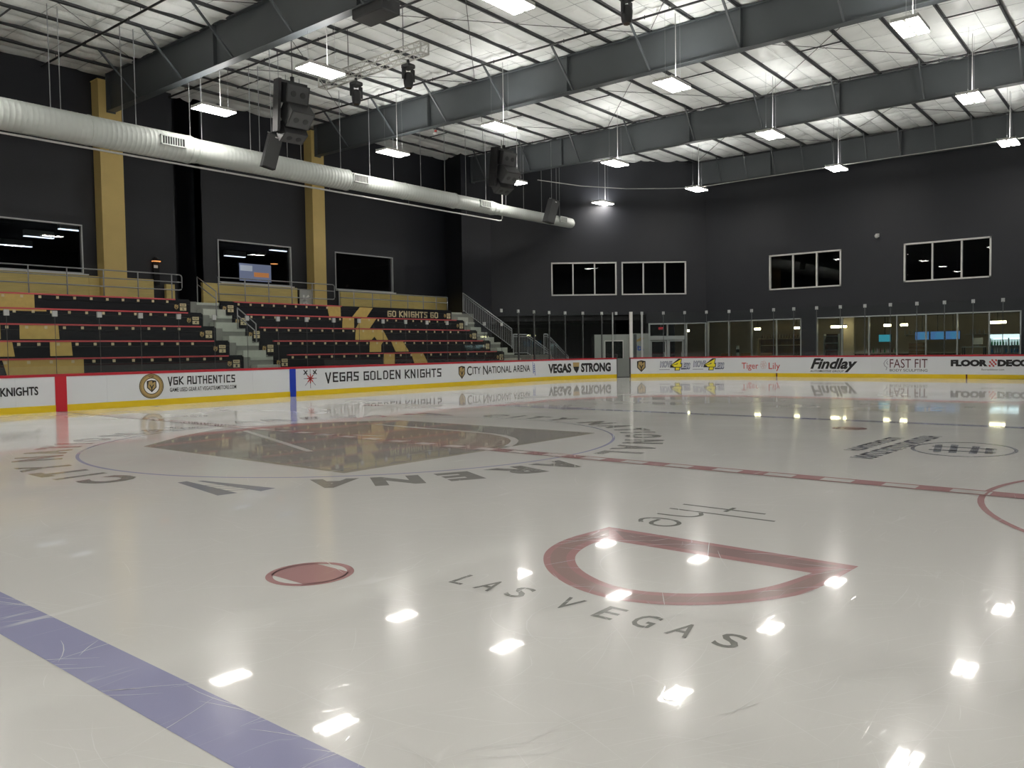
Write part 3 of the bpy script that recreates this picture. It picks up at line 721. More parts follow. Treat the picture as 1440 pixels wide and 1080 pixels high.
# ---------------------------------------------------------------- high bay lights
LX = [-26.9, -18.7, -10.45, -2.25, 5.95, 14.25, 22.42, 30.6]
LY = [14.55, 8.6, 1.3, -5.78, -12.9]
def high_bay():
    t = empty('high_bay_light', (0, 0, 0), '', 'light')
    hx, hy = .66, .33
    mb = MB().box(-hx, hx, -.035, .035, .0, .085)                      # spine
    for s in (-1, 1):
        mb.add([(-hx, s*.035, .075), (hx, s*.035, .075), (hx, s*hy, .02), (-hx, s*hy, .02), (-hx, s*.035, .095), (hx, s*.035, .095), (hx, s*hy, .04), (-hx, s*hy, .04)],
               [(0, 1, 2, 3), (7, 6, 5, 4), (0, 4, 5, 1), (2, 6, 7, 3), (1, 5, 6, 2), (0, 3, 7, 4)])
    mb.box(-hx-.012, -hx, -hy, hy, 0, .09); mb.box(hx, hx+.012, -hy, hy, 0, .09)
    mb.build('reflector_housing', M_FRAME, t)
    for s in (-1, 1): BOX('lamp_panel', E_LAMP, t, -hx+.01, hx-.01, min(s*.045, s*hy), max(s*.045, s*hy), -.012, .012)
    for s in (-1, 1):
        BOX('side_lip', M_FRAME, t, -hx, hx, s*hy-.006, s*hy+.006, .02, .115)  # lips added to hide the glow slots from below
        BOX('added_uplight_slot', E_ADDED_UP, t, -hx*.8, hx*.8, s*.18-.10, s*.18+.10, .098, .104)  # added emitter facing up, lifts the ceiling brightness
    return t
proto = high_bay()
def lit_label(i, j):
    if i < 3 or (i == 3) : return 'lit high bay light over the ice behind the camera'
    rows = {4: 'nearest row', 5: 'second row', 6: 'third row', 7: 'farthest row'}
    cols = {0: 'leftmost, above the bleachers', 1: 'second from the bleacher side', 2: 'third from the bleacher side', 3: 'fourth from the bleacher side', 4: 'fifth, beyond the right edge'}
    return 'lit high bay light in the %s, %s' % (rows[i], cols[j])
for i, x in enumerate(LX):
    for j, y in enumerate(LY):
        o = proto if (i, j) == (0, 0) else copy_tree(proto)
        o.location = (x, y, 10.0); o['label'] = lit_label(i, j)
        o['group'] = 'high bay lights behind the camera' if i < 4 else 'high bay lights hanging over the rink'
for o in [o for o in COL.objects if o.name.startswith('high_bay_light')]:
    y = o.location.y; L = zt(y)-10.0+.12
    MB().tube([(.25, 0, .08), (.25, 0, L)], .013, 5).build('power_cord', M_CORD, o)
    MB().tube([(-.45, 0, .08), (-.45, 0, L)], .004, 4).tube([(.55, 0, .08), (.55, 0, L)], .004, 4).build('hanging_wire', M_ROD, o)

# ---------------------------------------------------------------- spiral duct
DY = 16.0
duct = empty('air_duct', (0, DY, 8.87), 'large off white round duct hanging above the bleachers', 'duct')
secs = [(-34, 5.75, .48), (5.95, 12.9, .43), (12.9, 19.5, .365), (19.5, 22.3, .335), (22.75, 29.4, .285)]
for a, b, r in secs:
    pts, rr = [], []; x = a; 
    if b < 0 or a < -5: pts = [(-34, 0, 0)]; rr = [r]; x = -3.0
    while x < b-.01:
        pts += [(x, 0, 0), (min(b, x+.13), 0, 0), (min(b, x+.145), 0, 0)]; rr += [r, r, r*1.012]; x += .16
    pts.append((b, 0, 0)); rr.append(r)
    MB().tube(pts, rr, 28).build('duct_section', M_DUCT, duct, True)
MB().tube([(5.72, 0, 0), (5.80, 0, 0), (5.97, 0, 0)], [.485, .48, .43], 28).build('reducer', M_DUCT, duct, True)
MB().tube([(22.28, 0, 0), (22.45, 0, 0), (22.78, 0, 0)], [.34, .335, .285], 28).build('reducer', M_DUCT, duct, True)
MB().tube([(29.38, 0, 0), (29.46, 0, 0), (29.5, 0, 0)], [.285, .25, .1], 28).build('end_cap', M_DUCT, duct, True)
for x, r in ((-4.0, .48), (2.3, .48), (5.74, .48), (6.0, .43), (12.9, .43), (16.2, .365), (19.5, .365), (22.3, .335), (22.75, .285)):
    MB().tube([(x-.03, 0, 0), (x-.02, 0, 0), (x+.02, 0, 0), (x+.03, 0, 0)], [r, r+.018, r+.018, r], 28).build('joint_ring', M_DUCT, duct, True)
for x, r, w_ in ((4.95, .48, .45), (13.35, .40, .40), (21.5, .335, .40), (28.25, .285, .34)):
    k = MB(); zc = .06; f = -r-.02
    k.box(x-w_, x+w_, f-.03, f+.2, zc+.13, zc+.17).box(x-w_, x+w_, f-.03, f+.2, zc-.17, zc-.13).box(x-w_, x-w_+.05, f-.03, f+.2, zc-.17, zc+.17).box(x+w_-.05, x+w_, f-.03, f+.2, zc-.17, zc+.17)
    g = k.build('vent_register', M_DUCT, duct)
    BOX('vent_opening', M_DARKSLOT, g, x-w_+.05, x+w_-.05, f, f+.02, zc-.13, zc+.13)
    k = MB(); n = 9
    for q in range(1, n): xx = x-w_+.05+(2*w_-.1)*q/n; k.box(xx-.012, xx+.012, f-.02, f+.002, zc-.13, zc+.13)
    k.build('vent_louver', M_DUCT, g)
x = -2.0; 
for x in (-2.0, 1.2, 1.5, 3.45, 3.9, 5.85, 6.3, 8.3, 8.7, 9.95, 10.6, 12.6, 14.2, 15.6, 17.3, 18.9, 20.4, 21.9, 23.5, 25.0, 26.6, 28.3):
    rr = next(r for a, b, r in secs if a <= x <= b+.5)
    MB().tube([(x, 0, rr), (x, 0, zt(DY)-8.87)], .014, 6).build('hanger_rod', M_ROD, duct)
# conduit under the duct
co = empty('conduit', (0, DY, 8.3), 'thin white conduit running below the round duct and turning up at its end', 'conduit')
MB().tube([(-34, 0, 0), (22.95, 0, 0), (23.1, 0, .03), (23.18, 0, .15), (23.2, 0, 1.5), (23.2, 0, 4.2)], .035, 8).build('conduit_tube', M_CORD, co, True)
for x in (-2, 3, 7.2, 12, 16.5, 20.4): MB().tube([(x, 0, .02), (x, 0, .24)], .010, 5).build('conduit_hanger', M_ROD, co)
# cable along the far row of lights
cb = MB(); pts = [(22.6, 13.2, 9.95), (24.5, 11.9, 9.75), (26.7, 10.6, 9.75), (28.8, 9.4, 9.90), (30.6, 8.6, 10.1), (30.6, 1.3, 10.13), (30.6, -5.8, 10.13), (30.6, -13, 10.13)]
fine = []
for p, q in zip(pts[:-1], pts[1:]):
    for k in range(6): fine.append(tuple(p[i]+(q[i]-p[i])*k/6 for i in range(3)))
fine.append(pts[-1])
tag(cb.tube(fine, .022, 6).build('power_cable', M_CORD, None, True), 'white cable sagging across to the farthest row of lights', 'cable')

# ---------------------------------------------------------------- hanging speakers
def speaker_cluster(x, y, z, lab, sc=1.0):
    t = empty('speaker_cluster', (x, y, z), lab, 'speaker', 'hanging speaker clusters', rz=R(-6))
    # local: +x to the right of the camera view, -y toward the rink corner (camera)
    def cab(name, c, w_, d_, h_, tilt, m=M_CABINET):
        ca, sa = math.cos(tilt), math.sin(tilt)
        ax, ay, az = Vector((w_/2, 0, 0)), Vector((0, ca, sa))*d_/2, Vector((0, -sa, ca))*h_/2
        o = MB().obox(c, ax, ay, az).build(name, m, t)
        f = Vector(c)-ay*1.015; MB().obox(f, ax*.90, ay*.02, az*.9).build('grille', M_CABINET2, o)
        for s in (-.45, .45):
            MB().tube([f-ay*.03+ax*s*.9+az*.0, f-ay*.07+ax*s*.9], .10, 14).build('driver_cone', M_CABINET, o)
        return o
    cab('speaker_cabinet', (.10, 0, .50), .86, .62, .62, R(14))
    cab('speaker_cabinet', (.16, -.10, -.18), .86, .70, .62, R(48))
    cab('speaker_cabinet', (.16, .26, -.72), .86, .50, .50, R(62))
    MB().bar((-.42, .1, .95), (-.38, .35, -.75), .10, .5).build('rigging_frame', M_WALL2, t)
    MB().bar((.60, .1, .78), (.62, .35, -.70), .05, .3).build('rigging_frame', M_WALL2, t)
    MB().box(-.45, .62, -.05, .15, .84, .92).build('rigging_bar', M_PIPE, t)
    MB().tube([(.1, .05, .9), (.1, .05, 1.1)], .07, 10).build('hoist', M_PIPE, t)
    MB().tube([(.1, .05, 1.0), (.1, .05, zt(y)-z+.12)], .014, 6).build('hanging_cable', M_PIPE, t)
    return t
speaker_cluster(7.3, 12.0, 9.85, 'black speaker cluster hanging in front of the left part of the round duct')
speaker_cluster(18.95, 12.35, 9.75, 'black speaker cluster hanging above the duct reducer, beside a lit high bay light')
def small_speaker(x, y, z, lab):
    t = empty('hanging_speaker', (x, y, z), lab, 'speaker', 'tilted hanging speakers', rz=R(-30))
    a = R(18); u = Vector((math.sin(a)*.8, -math.sin(a)*.3, math.cos(a))).normalized(); f = Vector((.15, -1, -.25)); f = (f-u*f.dot(u)).normalized(); s = u.cross(f)
    b = MB().obox((0, 0, 0), s*.24, f*.22, u*.62).build('speaker_cabinet', M_CABINET, t)
    MB().obox(f*.232, s*.22, f*.012, u*.58).build('grille', M_CABINET2, t)
    MB().obox(f*.248+u*.5, s*.05, f*.004, u*.02).build('badge', M_INKWHITE, t)
    for sg in (-1, 1):
        tp = u*.6+s*.16*sg; MB().tube([tp, (tp.x, tp.y, zt(y)-z+.12)], .012, 5).build('hanger_rod', M_ROD, t)
    MB().bar(u*.63+s*-.3, u*.63+s*.3, .05, .03).build('mounting_bar', M_ROD, t)
small_speaker(8.06, 14.3, 8.93, 'tilted black speaker hanging before the left part of the round duct')
small_speaker(25.19, 14.3, 8.85, 'tilted black speaker hanging before the far end of the round duct')

# ---------------------------------------------------------------- lighting truss with moving heads
tr = empty('lighting_truss', (8.5, 9.3, 10.95), 'aluminium box truss hanging beside a lit high bay light', 'truss')
h = .17; ya, yb = -2.55, 2.5
for sx in (-1, 1):
    for sz in (-1, 1): MB().tube([(sx*h, ya, sz*h), (sx*h, yb, sz*h)], .025, 8).build('chord_tube', M_TRUSS, tr, True)
mb = MB(); n = 16
for k in range(n):
    y0_ = ya+(yb-ya)*k/n; y1_ = ya+(yb-ya)*(k+1)/n; s = 1 if k % 2 else -1
    for sx in (-1, 1): mb.tube([(sx*h, y0_, -s*h), (sx*h, y1_, s*h)], .011, 5)
    for sz in (-1, 1): mb.tube([(-s*h, y0_, sz*h), (s*h, y1_, sz*h)], .011, 5)
tag(mb.build('lacing_tube', M_TRUSS, tr), kind='stuff')
for y in (ya, yb):
    k = MB()
    for a, b in (((-h, -h), (h, -h)), ((h, -h), (h, h)), ((h, h), (-h, h)), ((-h, h), (-h, -h))): k.bar((a[0], y, a[1]), (b[0], y, b[1]), .03, .05)
    k.build('end_frame', M_TRUSS, tr)
for y in (-1.6, 1.1): MB().tube([(0, y, h), (0, y, zt(9)-10.95)], .012, 6).build('hanging_cable', M_PIPE, tr)
def moving_head(x, y, z, lab, post=0):
    t = empty('moving_head_light', (x, y, z), lab, 'stage light', 'black moving head stage lights')
    MB().tube([(0, 0, .62), (0, 0, .68), (0, 0, .76+post)], [.06, .05, .04], 8).build('clamp', M_PIPE, t)
    rbox('base_housing', M_CABINET, t, -.17, .17, -.17, .17, .48, .62, .03)
    for s in (-1, 1): MB().bar((s*.19, 0, .5), (s*.19, 0, .12), .05, .14).build('yoke_arm', M_CABINET, t)
    MB().tube([(0, 0, .36), (0, 0, .32), (0, 0, .20), (0, 0, .02), (0, 0, -.08), (0, 0, -.12)], [.09, .14, .165, .15, .13, .10], 16).build('head_barrel', M_CABINET, t, True)
    MB().tube([(0, 0, -.135), (0, 0, -.121)], .09, 16).build('lens', M_BOTTLE, t)
moving_head(8.5, 10.02, 9.99, 'black moving head light under the bleacher end of the truss')
moving_head(8.5, 7.49, 9.99, 'black moving head light under the rink end of the truss')
moving_head(9.5, .1, 10.35, 'black moving head light cut by the top edge of the frame', post=1.2)
t = empty('projector', (5.75, 5.85, 11.0), 'dark box hanging by the first roof beam at the top edge of the frame', 'projector')
rbox('housing', M_CABINET, t, -.35, .35, -.62, .62, -.22, .16, .03); MB().tube([(.25, -.2, .16), (.25, -.2, zt(5.8)-10.9)], .03, 8).build('mounting_pole', M_PIPE, t)
MB().tube([(.35, -.3, 0), (.42, -.3, 0)], .09, 14).build('lens', M_BOTTLE, t)
# small ceiling devices
def small_dev(x, y, z, lab, m=M_CORD):
    t = empty('smoke_detector', (x, y, z), lab, 'detector')
    MB().tube([(0, 0, -.06), (0, 0, 0), (0, 0, .05)], [.05, .11, .06], 12).build('detector_body', m, t, True)
    MB().tube([(0, 0, .06), (0, 0, .12)], .06, 10).build('detector_base', M_INKRED, t)
    MB().tube([(0, 0, .1), (0, 0, zt(y)-z+.12)], .012, 5).build('hanger_rod', M_ROD, t)
small_dev(15.9, 13.6, 11.0, 'small white and red detector hanging right of the second roof beam end')
t = empty('wall_camera', (XW, .68, 7.19), 'small white dome camera on the end wall between the upper windows', 'camera')
BOX('mount_plate', M_FRAME, t, -.04, 0, -.09, .09, -.06, .12)
MB().tube([(-.12, 0, .08), (-.13, 0, .02), (-.14, 0, -.06), (-.15, 0, -.12)], [.05, .11, .10, .04], 14).build('camera_dome', M_FRAME, t, True)
MB().bar((-.12, 0, .06), (-.02, 0, .06), .05).build('mount_arm', M_FRAME, t)

# ================================================================ BOARDS AND GLASS
S0 = CX; S1 = CX+CR*math.pi/2
def bp(s, z, off=0.0):
    """point on the boards: s along the run (x on the side, then round the corner, then down the end), off toward the ice"""
    if s <= S0: return (s, YB-off, z)
    if s <= S1:
        a = (s-S0)/CR; return (CX+(CR-off)*math.sin(a), CY+(CR-off)*math.cos(a), z)
    return (XE-off, CY-(s-S1), z)
def bpn(s, z, off=0.0):   # near side boards, behind the camera
    return (s, -12.924+off, z)
def sweep(name, m, parent, s0, s1, o0, o1, z0, z1, f=bp, step=.5):
    n = max(1, int(math.ceil((s1-s0)/step))) if (f is bp and s1 > S0 and s0 < S1) else 1
    vs, fs = [], []
    for k in range(n+1):
        s = s0+(s1-s0)*k/n; vs += [f(s, z0, o0), f(s, z0, o1), f(s, z1, o1), f(s, z1, o0)]
        if k:
            a = 4*k-4; b = 4*k
            for i in range(4): j = (i+1) % 4; fs.append((a+i, a+j, b+j, b+i))
    fs.append((0, 3, 2, 1)); e = 4*n; fs.append((e, e+1, e+2, e+3))
    return MB().add(vs, fs).build(name, m, parent)
GAP0, GAP1 = 27.36, 28.07
def board_run(s0, s1, lab, f=bp, panes=True, glass_low=None, seams=2.44):
    t = empty('dasher_boards', (0, 0, 0), lab, 'boards', 'rink boards')
    s = s0
    while s < s1-.01:
        e = min(s1, s+seams); sweep('board_panel', M_BOARD, t, s+.0015, e-.0015, -.08, 0, .17, .985, f); s = e
    sweep('kick_plate', M_KICK, t, s0, s1, -.07, .012, 0, .185, f)
    sweep('cap_rail', M_CAP, t, s0-.01, s1+.01, -.10, .012, .985, 1.06, f)
    return t
left = board_run(-28.0, GAP0, 'white rink boards with yellow kick plate along the bleachers up to the open gate')
right = board_run(GAP1, 55.0, 'white rink boards with yellow kick plate along the end, right of the open gate')
near = board_run(-22, 22, 'white rink boards on the near side behind the camera', f=bpn, seams=22)
# glass
def glass(run, ss, ztop, f=bp, post=True, m=G_RINK, capm=M_ALU):
    for a, b in zip(ss[:-1], ss[1:]):
        sweep('glass_pane', m, run, a+.012, b-.012, -.055, -.043, 1.05, ztop, f, .6)
glass(left, [-1.29+1.22*k for k in range(-6, 18)], 2.80)
cs = [19.45, 20.70, 21.93, 23.10, 24.22, 25.36, 26.5, 27.33]
glass(left, cs, 3.44)
rs = [28.12, 28.76, 29.91, 31.02, 32.14, 33.29, 34.44, 35.57]+[36.60+1.13*k for k in range(0, 12)]
glass(right, rs, 3.44)
glass(near, [-10+2.0*k for k in range(0, 14)], 2.8, bpn)
def bracket(run, s, zc, f=bp):
    k = MB(); p = [f(s+ds, z, o) for z in (zc-.10, zc+.06) for o in (-.08, -.02) for ds in (-.065, .065)]
    k.add(p, [(0, 2, 3, 1), (4, 5, 7, 6), (0, 1, 5, 4), (2, 6, 7, 3), (0, 4, 6, 2), (1, 3, 7, 5)]); k.build('glass_clamp', M_ALU, run)
for k in range(-4, 18): bracket(left, -1.29+1.22*k, 2.78)
for s in cs: bracket(left, s, 3.42)
for s in rs[1:]: bracket(right, s, 3.42)
def post(run, s, w_, z1, m=M_ALU, name='stanchion', d=.07):
    k = MB(); p = [bp(s+ds, z, o) for z in (1.06, z1) for o in (-.05-d/2, -.05+d/2) for ds in (-w_/2, w_/2)]
    k.add(p, [(0, 2, 3, 1), (4, 5, 7, 6), (0, 1, 5, 4), (2, 6, 7, 3), (0, 4, 6, 2), (1, 3, 7, 5)]); return k.build(name, m, run)
post(left, 27.13, .05, 3.46); 
for s in cs[1:-1]: post(left, s, .045, 3.36, M_STEEL2)
post(right, 28.16, .16, 3.48, M_FRAME); post(right, 28.76, .09, 3.44, M_ALU)
for s in rs[2:]: post(right, s, .02, 3.36, M_STEEL)
for k in range(-4, 18): post(left, -1.29+1.22*k, .012, 2.7, M_STEEL2, 'pane_joint', .012)
for s, run in ((GAP0-.02, left), (GAP1+.02, right)):
    MB().add([bp(s_, z_, o_) for z_ in (0, 1.06) for o_ in (-.09, .014) for s_ in (s-.02, s+.02)], [(0, 2, 3, 1), (4, 5, 7, 6), (0, 1, 5, 4), (2, 6, 7, 3), (0, 4, 6, 2), (1, 3, 7, 5)]).build('gate_jamb', M_STEEL2, run)
rbox('gate_latch', M_PIPE, left, bp(27.3, 0)[0]-.06, bp(27.3, 0)[0]+.06, bp(27.3, 0)[1]-.06, bp(27.3, 0)[1]+.06, 1.07, 1.25)
# markers
sweep('line_marker', M_RED, left, -.152, .152, -.06, .016, 0.001, .99, bp)['label'] = 'red centre line marker'
sweep('line_marker', M_BLUEM, left, 7.77-.125, 7.77+.125, -.06, .016, 0.001, .99, bp)['label'] = 'blue line marker'
for s in (S1+CY-4.27, S1+CY+4.27): sweep('goal_area_marker', M_INKMAROON, right, s-.03, s+.03, -.05, .016, .001, .19, bp)
# lettering on the boards
OF = .004
def bl(z_off=0): return lambda u, v: bp(u, v, OF+z_off)
def word(run, shape, s0, s1, z0, z1, m, label, off=0): return decal('lettering', m, run, fit(shape, s0, s1, z0, z1), bl(off), label)
word(left, font_shape('KNIGHTS', .03), -1.53, -.59, .49, .73, M_INK, 'black word KNIGHTS')
def disc(c, r, n=40): return ([(c[0]+r*math.cos(2*math.pi*k/n), c[1]+r*math.sin(2*math.pi*k/n)) for k in range(n)], [tuple(range(n))])
bc = (2.62, .60)
for r, m, o in ((.385, M_INK, 0), (.365, M_INKGOLD, .001), (.345, M_INK, .002), (.335, M_INKGOLD, .003), (.255, M_INK, .004), (.235, M_INKWHITE, .005)):
    d = decal('round_emblem', m, left, disc(bc, r), bl(o)); 
    if r == .385: d['label'] = 'round gold and black badge'
shield(left, bc[0]-.15, bc[0]+.15, bc[1]-.19, bc[1]+.19, lambda u, v, o: bp(u, v, OF+.007+o))
word(left, font_shape('VGK', .02), bc[0]-.09, bc[0]+.09, .865, .925, M_INK, None, .006)
word(left, block_shape('VGK AUTHENTICS', .20), 3.14, 5.49, .57, .88, M_INK, 'black words VGK AUTHENTICS')
word(left, font_shape('GAME USED GEAR AT VEGASTEAMSTORE.COM', .01), 3.2, 5.52, .39, .52, M_INK, 'small black line under VGK AUTHENTICS')
# crossed swords star
sc_ = (8.53, .62); vs = []
star = [[(-.24, .22), (.22, -.24)], [(.24, .22), (-.22, -.24)], [(0, .32), (0, -.34)], [(-.27, 0), (.27, 0)]]
decal('sword_star', M_INKGREY, left, stroke_polys([[(sc_[0]+x, sc_[1]+z) for x, z in l] for l in star], .03), bl(0), 'star of crossed swords')
decal('sword_star', M_INKRED, left, stroke_polys([[(sc_[0]+x*.45, sc_[1]+z*.45) for x, z in l] for l in star], .045), bl(.001), 'red heart of the sword star')
decal('sword_star', M_INK, left, stroke_polys([[(sc_[0]-.27, sc_[1]+.16), (sc_[0]-.14, sc_[1]+.28)], [(sc_[0]+.27, sc_[1]+.16), (sc_[0]+.14, sc_[1]+.28)], [(sc_[0]-.27, sc_[1]+.3), (sc_[0]-.15, sc_[1]+.17)], [(sc_[0]+.27, sc_[1]+.3), (sc_[0]+.15, sc_[1]+.17)]], .04), bl(.0015))
word(left, block_shape('VEGAS GOLDEN KNIGHTS', .19), 9.19, 15.34, .40, .83, M_INK, 'black words VEGAS GOLDEN KNIGHTS')
shield(left, 16.41, 16.83, .30, .88, lambda u, v, o: bp(u, v, OF+o))
def smallcaps(txt, s0, s1, z0, z1, m):
    # each word: taller first letter
    vs, fs = [], []; x = 0
    for wd in txt.split():
        a, b = font_shape(wd[0], .012); n = len(vs); k = 1.28 if wd[0] in 'CN' else 1.0
        vs += [(p[0]*k*1.0+x, p[1]*k-(.10 if k > 1 else 0)) for p in a]; fs += [tuple(i+n for i in f) for f in b]; x = max(p[0] for p in vs)+.06
        a, b = font_shape(wd[1:], .012); n = len(vs); vs += [(p[0]+x, p[1]) for p in a]; fs += [tuple(i+n for i in f) for f in b]; x = max(p[0] for p in vs)+.32
    return word(left, (vs, fs), s0, s1, z0, z1, m, 'black words CITY NATIONAL ARENA')
smallcaps('CITY NATIONAL ARENA', 16.95, 21.5, .44, .86, M_INK)
decal('lettering', M_INKBLUE, left, stroke_polys([[(21.72, .93), (21.76, .38)], [(21.85, .86), (21.90, .30)]]+[[(21.74, z), (21.86, z+.03)] for z in (.45, .55, .65, .75)], .035), bl(0), 'blue ladder shaped mark')
word(left, font_shape('VEGAS', .05), 22.94, 24.55, .34, .82, M_INK, 'black word VEGAS')
decal('heart_emblem', M_INKGOLD, left, ([(24.66, .86), (25.08, .86), (25.05, .62), (24.68, .62)], [(0, 1, 2, 3)]), bl(0), 'gold topped shield between the words')
decal('heart_emblem', M_INK, left, ([(24.68, .64), (25.06, .64), (25.02, .48), (24.90, .30), (24.74, .48)], [(0, 4, 3, 2, 1)]), bl(.001))
word(left, font_shape('STRONG', .05), 25.18, 26.98, .34, .82, M_INK, 'black word STRONG')
shield(right, 28.46, 28.93, .28, .90, lambda u, v, o: bp(u, v, OF+o))
for s0 in (29.70, 31.45):
    word(right, font_shape('MOVE', .07, .15), s0, s0+.66, .50, .84, M_INKDARK, 'slanted word MOVE with dark outline')
    word(right, font_shape('MOVE', .015, .15), s0+.02, s0+.64, .53, .81, M_INKSKY, None, .001)
    word(right, font_shape('LESS', .07, .15), s0+1.10, s0+1.60, .38, .74, M_INKDARK, 'slanted word LESS with dark outline')
    word(right, font_shape('LE$$', .015, .15), s0+1.12, s0+1.58, .41, .71, M_INKSKY, None, .001)
    word(right, font_shape('4', .10, .15), s0+.54, s0+1.18, .33, .96, M_INK, None, .002)
    word(right, font_shape('4', .055, .15), s0+.58, s0+1.14, .36, .93, M_INKYEL, 'big yellow figure 4', .003)
    word(right, font_shape('Local Movers', .01, .1), s0-.02, s0+.5, .36, .42, M_INKGREY, None, 0) if False else decal('lettering', M_INKGREY, right, stroke_polys([[(s0-.02, .39), (s0+.2, .39)], [(s0+.24, .39), (s0+.5, .39)]], .035), bl(0))
word(right, font_shape('Tiger', 0.005), 33.94, 34.80, .30, .72, M_INKRED, 'thin red word Tiger')
word(right, font_shape('Lily', 0.005), 35.33, 35.92, .28, .72, M_INKRED, 'thin red word Lily')
fl = []
for k in range(6):
    a = R(60*k+10); c = (35.06+.10*math.cos(a), .60+.12*math.sin(a)); fl.append([(c[0]+.07*math.cos(R(q*45)), c[1]+.09*math.sin(R(q*45))) for q in range(9)])
decal('flower_emblem', M_INKPINK, right, stroke_polys(fl, .022), bl(0), 'pale rose flower drawing')
word(right, font_shape('Findlay', .035, .35), 37.45, 39.68, .25, .93, M_INK, 'black slanted word Findlay')
word(right, font_shape('AUTOMOTIVE GROUP', .01, .3), 37.42, 39.05, .25, .35, M_INK, 'small black words AUTOMOTIVE GROUP')
word(right, font_shape('FAST FIT', .0), 41.12, 42.72, .47, .88, M_INKMAROON, 'thin maroon words FAST FIT')
word(right, font_shape('BODY SCULPTING', .0), 41.12, 42.72, .30, .42, M_INK, 'small words BODY SCULPTING')
decal('swirl_emblem', M_INKGREY, right, stroke_polys([[(41.02, .88), (40.93, .8), (40.86, .68), (40.9, .56), (41.0, .48), (40.96, .38)], [(41.02, .78), (40.98, .70), (41.04, .62)]], .03), bl(0))
word(right, font_shape('FLOOR', .07), 43.66, 45.10, .54, .84, M_INK, 'heavy black word FLOOR')
word(right, font_shape('DECOR', .07), 45.47, 46.95, .54, .84, M_INK, 'heavy black word DECOR')
vs, fs = [], []
for i in range(4):
    for j in range(4):
        if (i+j) % 2 == 0:
            n = len(vs); u0 = 45.15+.07*i; v0 = .53+.08*j; vs += [(u0+.01*j, v0), (u0+.07+.01*j, v0), (u0+.05+.01*j, v0+.08), (u0-.02+.01*j, v0+.08)]; fs.append((n, n+1, n+2, n+3))
decal('checker_emblem', M_INKRED, right, (vs, fs), bl(0), 'red checkered emblem')
word(right, font_shape('flooranddecor.com', .0), 44.86, 45.72, .37, .45, M_INK, 'tiny line under FLOOR DECOR')

# ================================================================ BLEACHERS
YR = [15.01, 15.92, 16.83, 17.74, 18.65]; ZR = [1.51, 2.06, 2.615, 3.165, 3.72]
def vy(Y): return lambda x, z: (x, Y, z)
base = MB()
for x0, x1 in ((-12, 7.12), (8.45, 22.0)):
    for i in range(5):
        y1 = YR[i]+.92 if i < 4 else YR[i]+.4
        base.box(x0, x1, YR[i]+.06, y1, 0, ZR[i]-.10)
tag(base.build('concrete_stand', M_CONC), 'stepped grey concrete base under both bleacher blocks', 'bleachers')
struct(MB().box(-12, 24.2, 19.05, YL, 3.4, 3.60).box(-12, 24.2, 19.05, 19.2, 0, 3.4).build('floor_balcony', M_CONC))
ords = ['bottom', 'second', 'third', 'fourth', 'top']
GOLD1 = {4: [[(-12, 3.18), (1.49, 3.18), (1.49, 3.68), (-12, 3.68)]], 3: [[(-12, 3.06), (1.51, 3.06), (1.51, 3.12), (-12, 3.12)]],
         2: [[(.36, 2.12), (1.53, 2.12), (1.51, 2.57), (.36, 2.57)], [(-6, 2.12), (-.18, 2.12), (-.18, 2.57), (-6, 2.57)]],
         1: [[(-6, 1.57), (-.12, 1.57), (-.18, 2.02), (-6, 2.02)], [(.89, 1.57), (1.55, 1.57), (1.52, 2.02), (.88, 2.02)]],
         0: [[(-.65, 1.0), (1.5, 1.0), (1.5, 1.46), (-.77, 1.46)]]}
GOLD2 = {4: [[(13.89, 3.22), (14.55, 3.22), (14.54, 3.68), (13.78, 3.68)], [(15.24, 3.22), (16.10, 3.22), (16.5, 3.68), (15.69, 3.68)]],
         3: [[(13.9, 2.66), (14.57, 2.66), (14.58, 3.12), (13.92, 3.12)], [(14.69, 2.66), (15.5, 2.66), (15.92, 3.12), (15.0, 3.12)]],
         2: [[(13.88, 2.10), (14.81, 2.10), (14.81, 2.56), (13.9, 2.56)], [(14.81, 2.10), (14.99, 2.25), (14.99, 2.56), (14.81, 2.56)], [(14.99, 2.25), (15.13, 2.10), (15.81, 2.10), (15.5, 2.56), (14.99, 2.56)]],
         1: [[(13.91, 1.55), (14.56, 1.55), (14.57, 1.86), (14.71, 2.01), (13.92, 2.01)], [(15.44, 1.55), (16.25, 1.55), (15.89, 2.01), (15.17, 2.01)]],
         0: [[(13.88, .97), (14.53, .97), (14.54, 1.46), (13.89, 1.46)], [(15.74, .97), (16.59, .97), (16.27, 1.46), (15.53, 1.46)]]}
DIG = {}
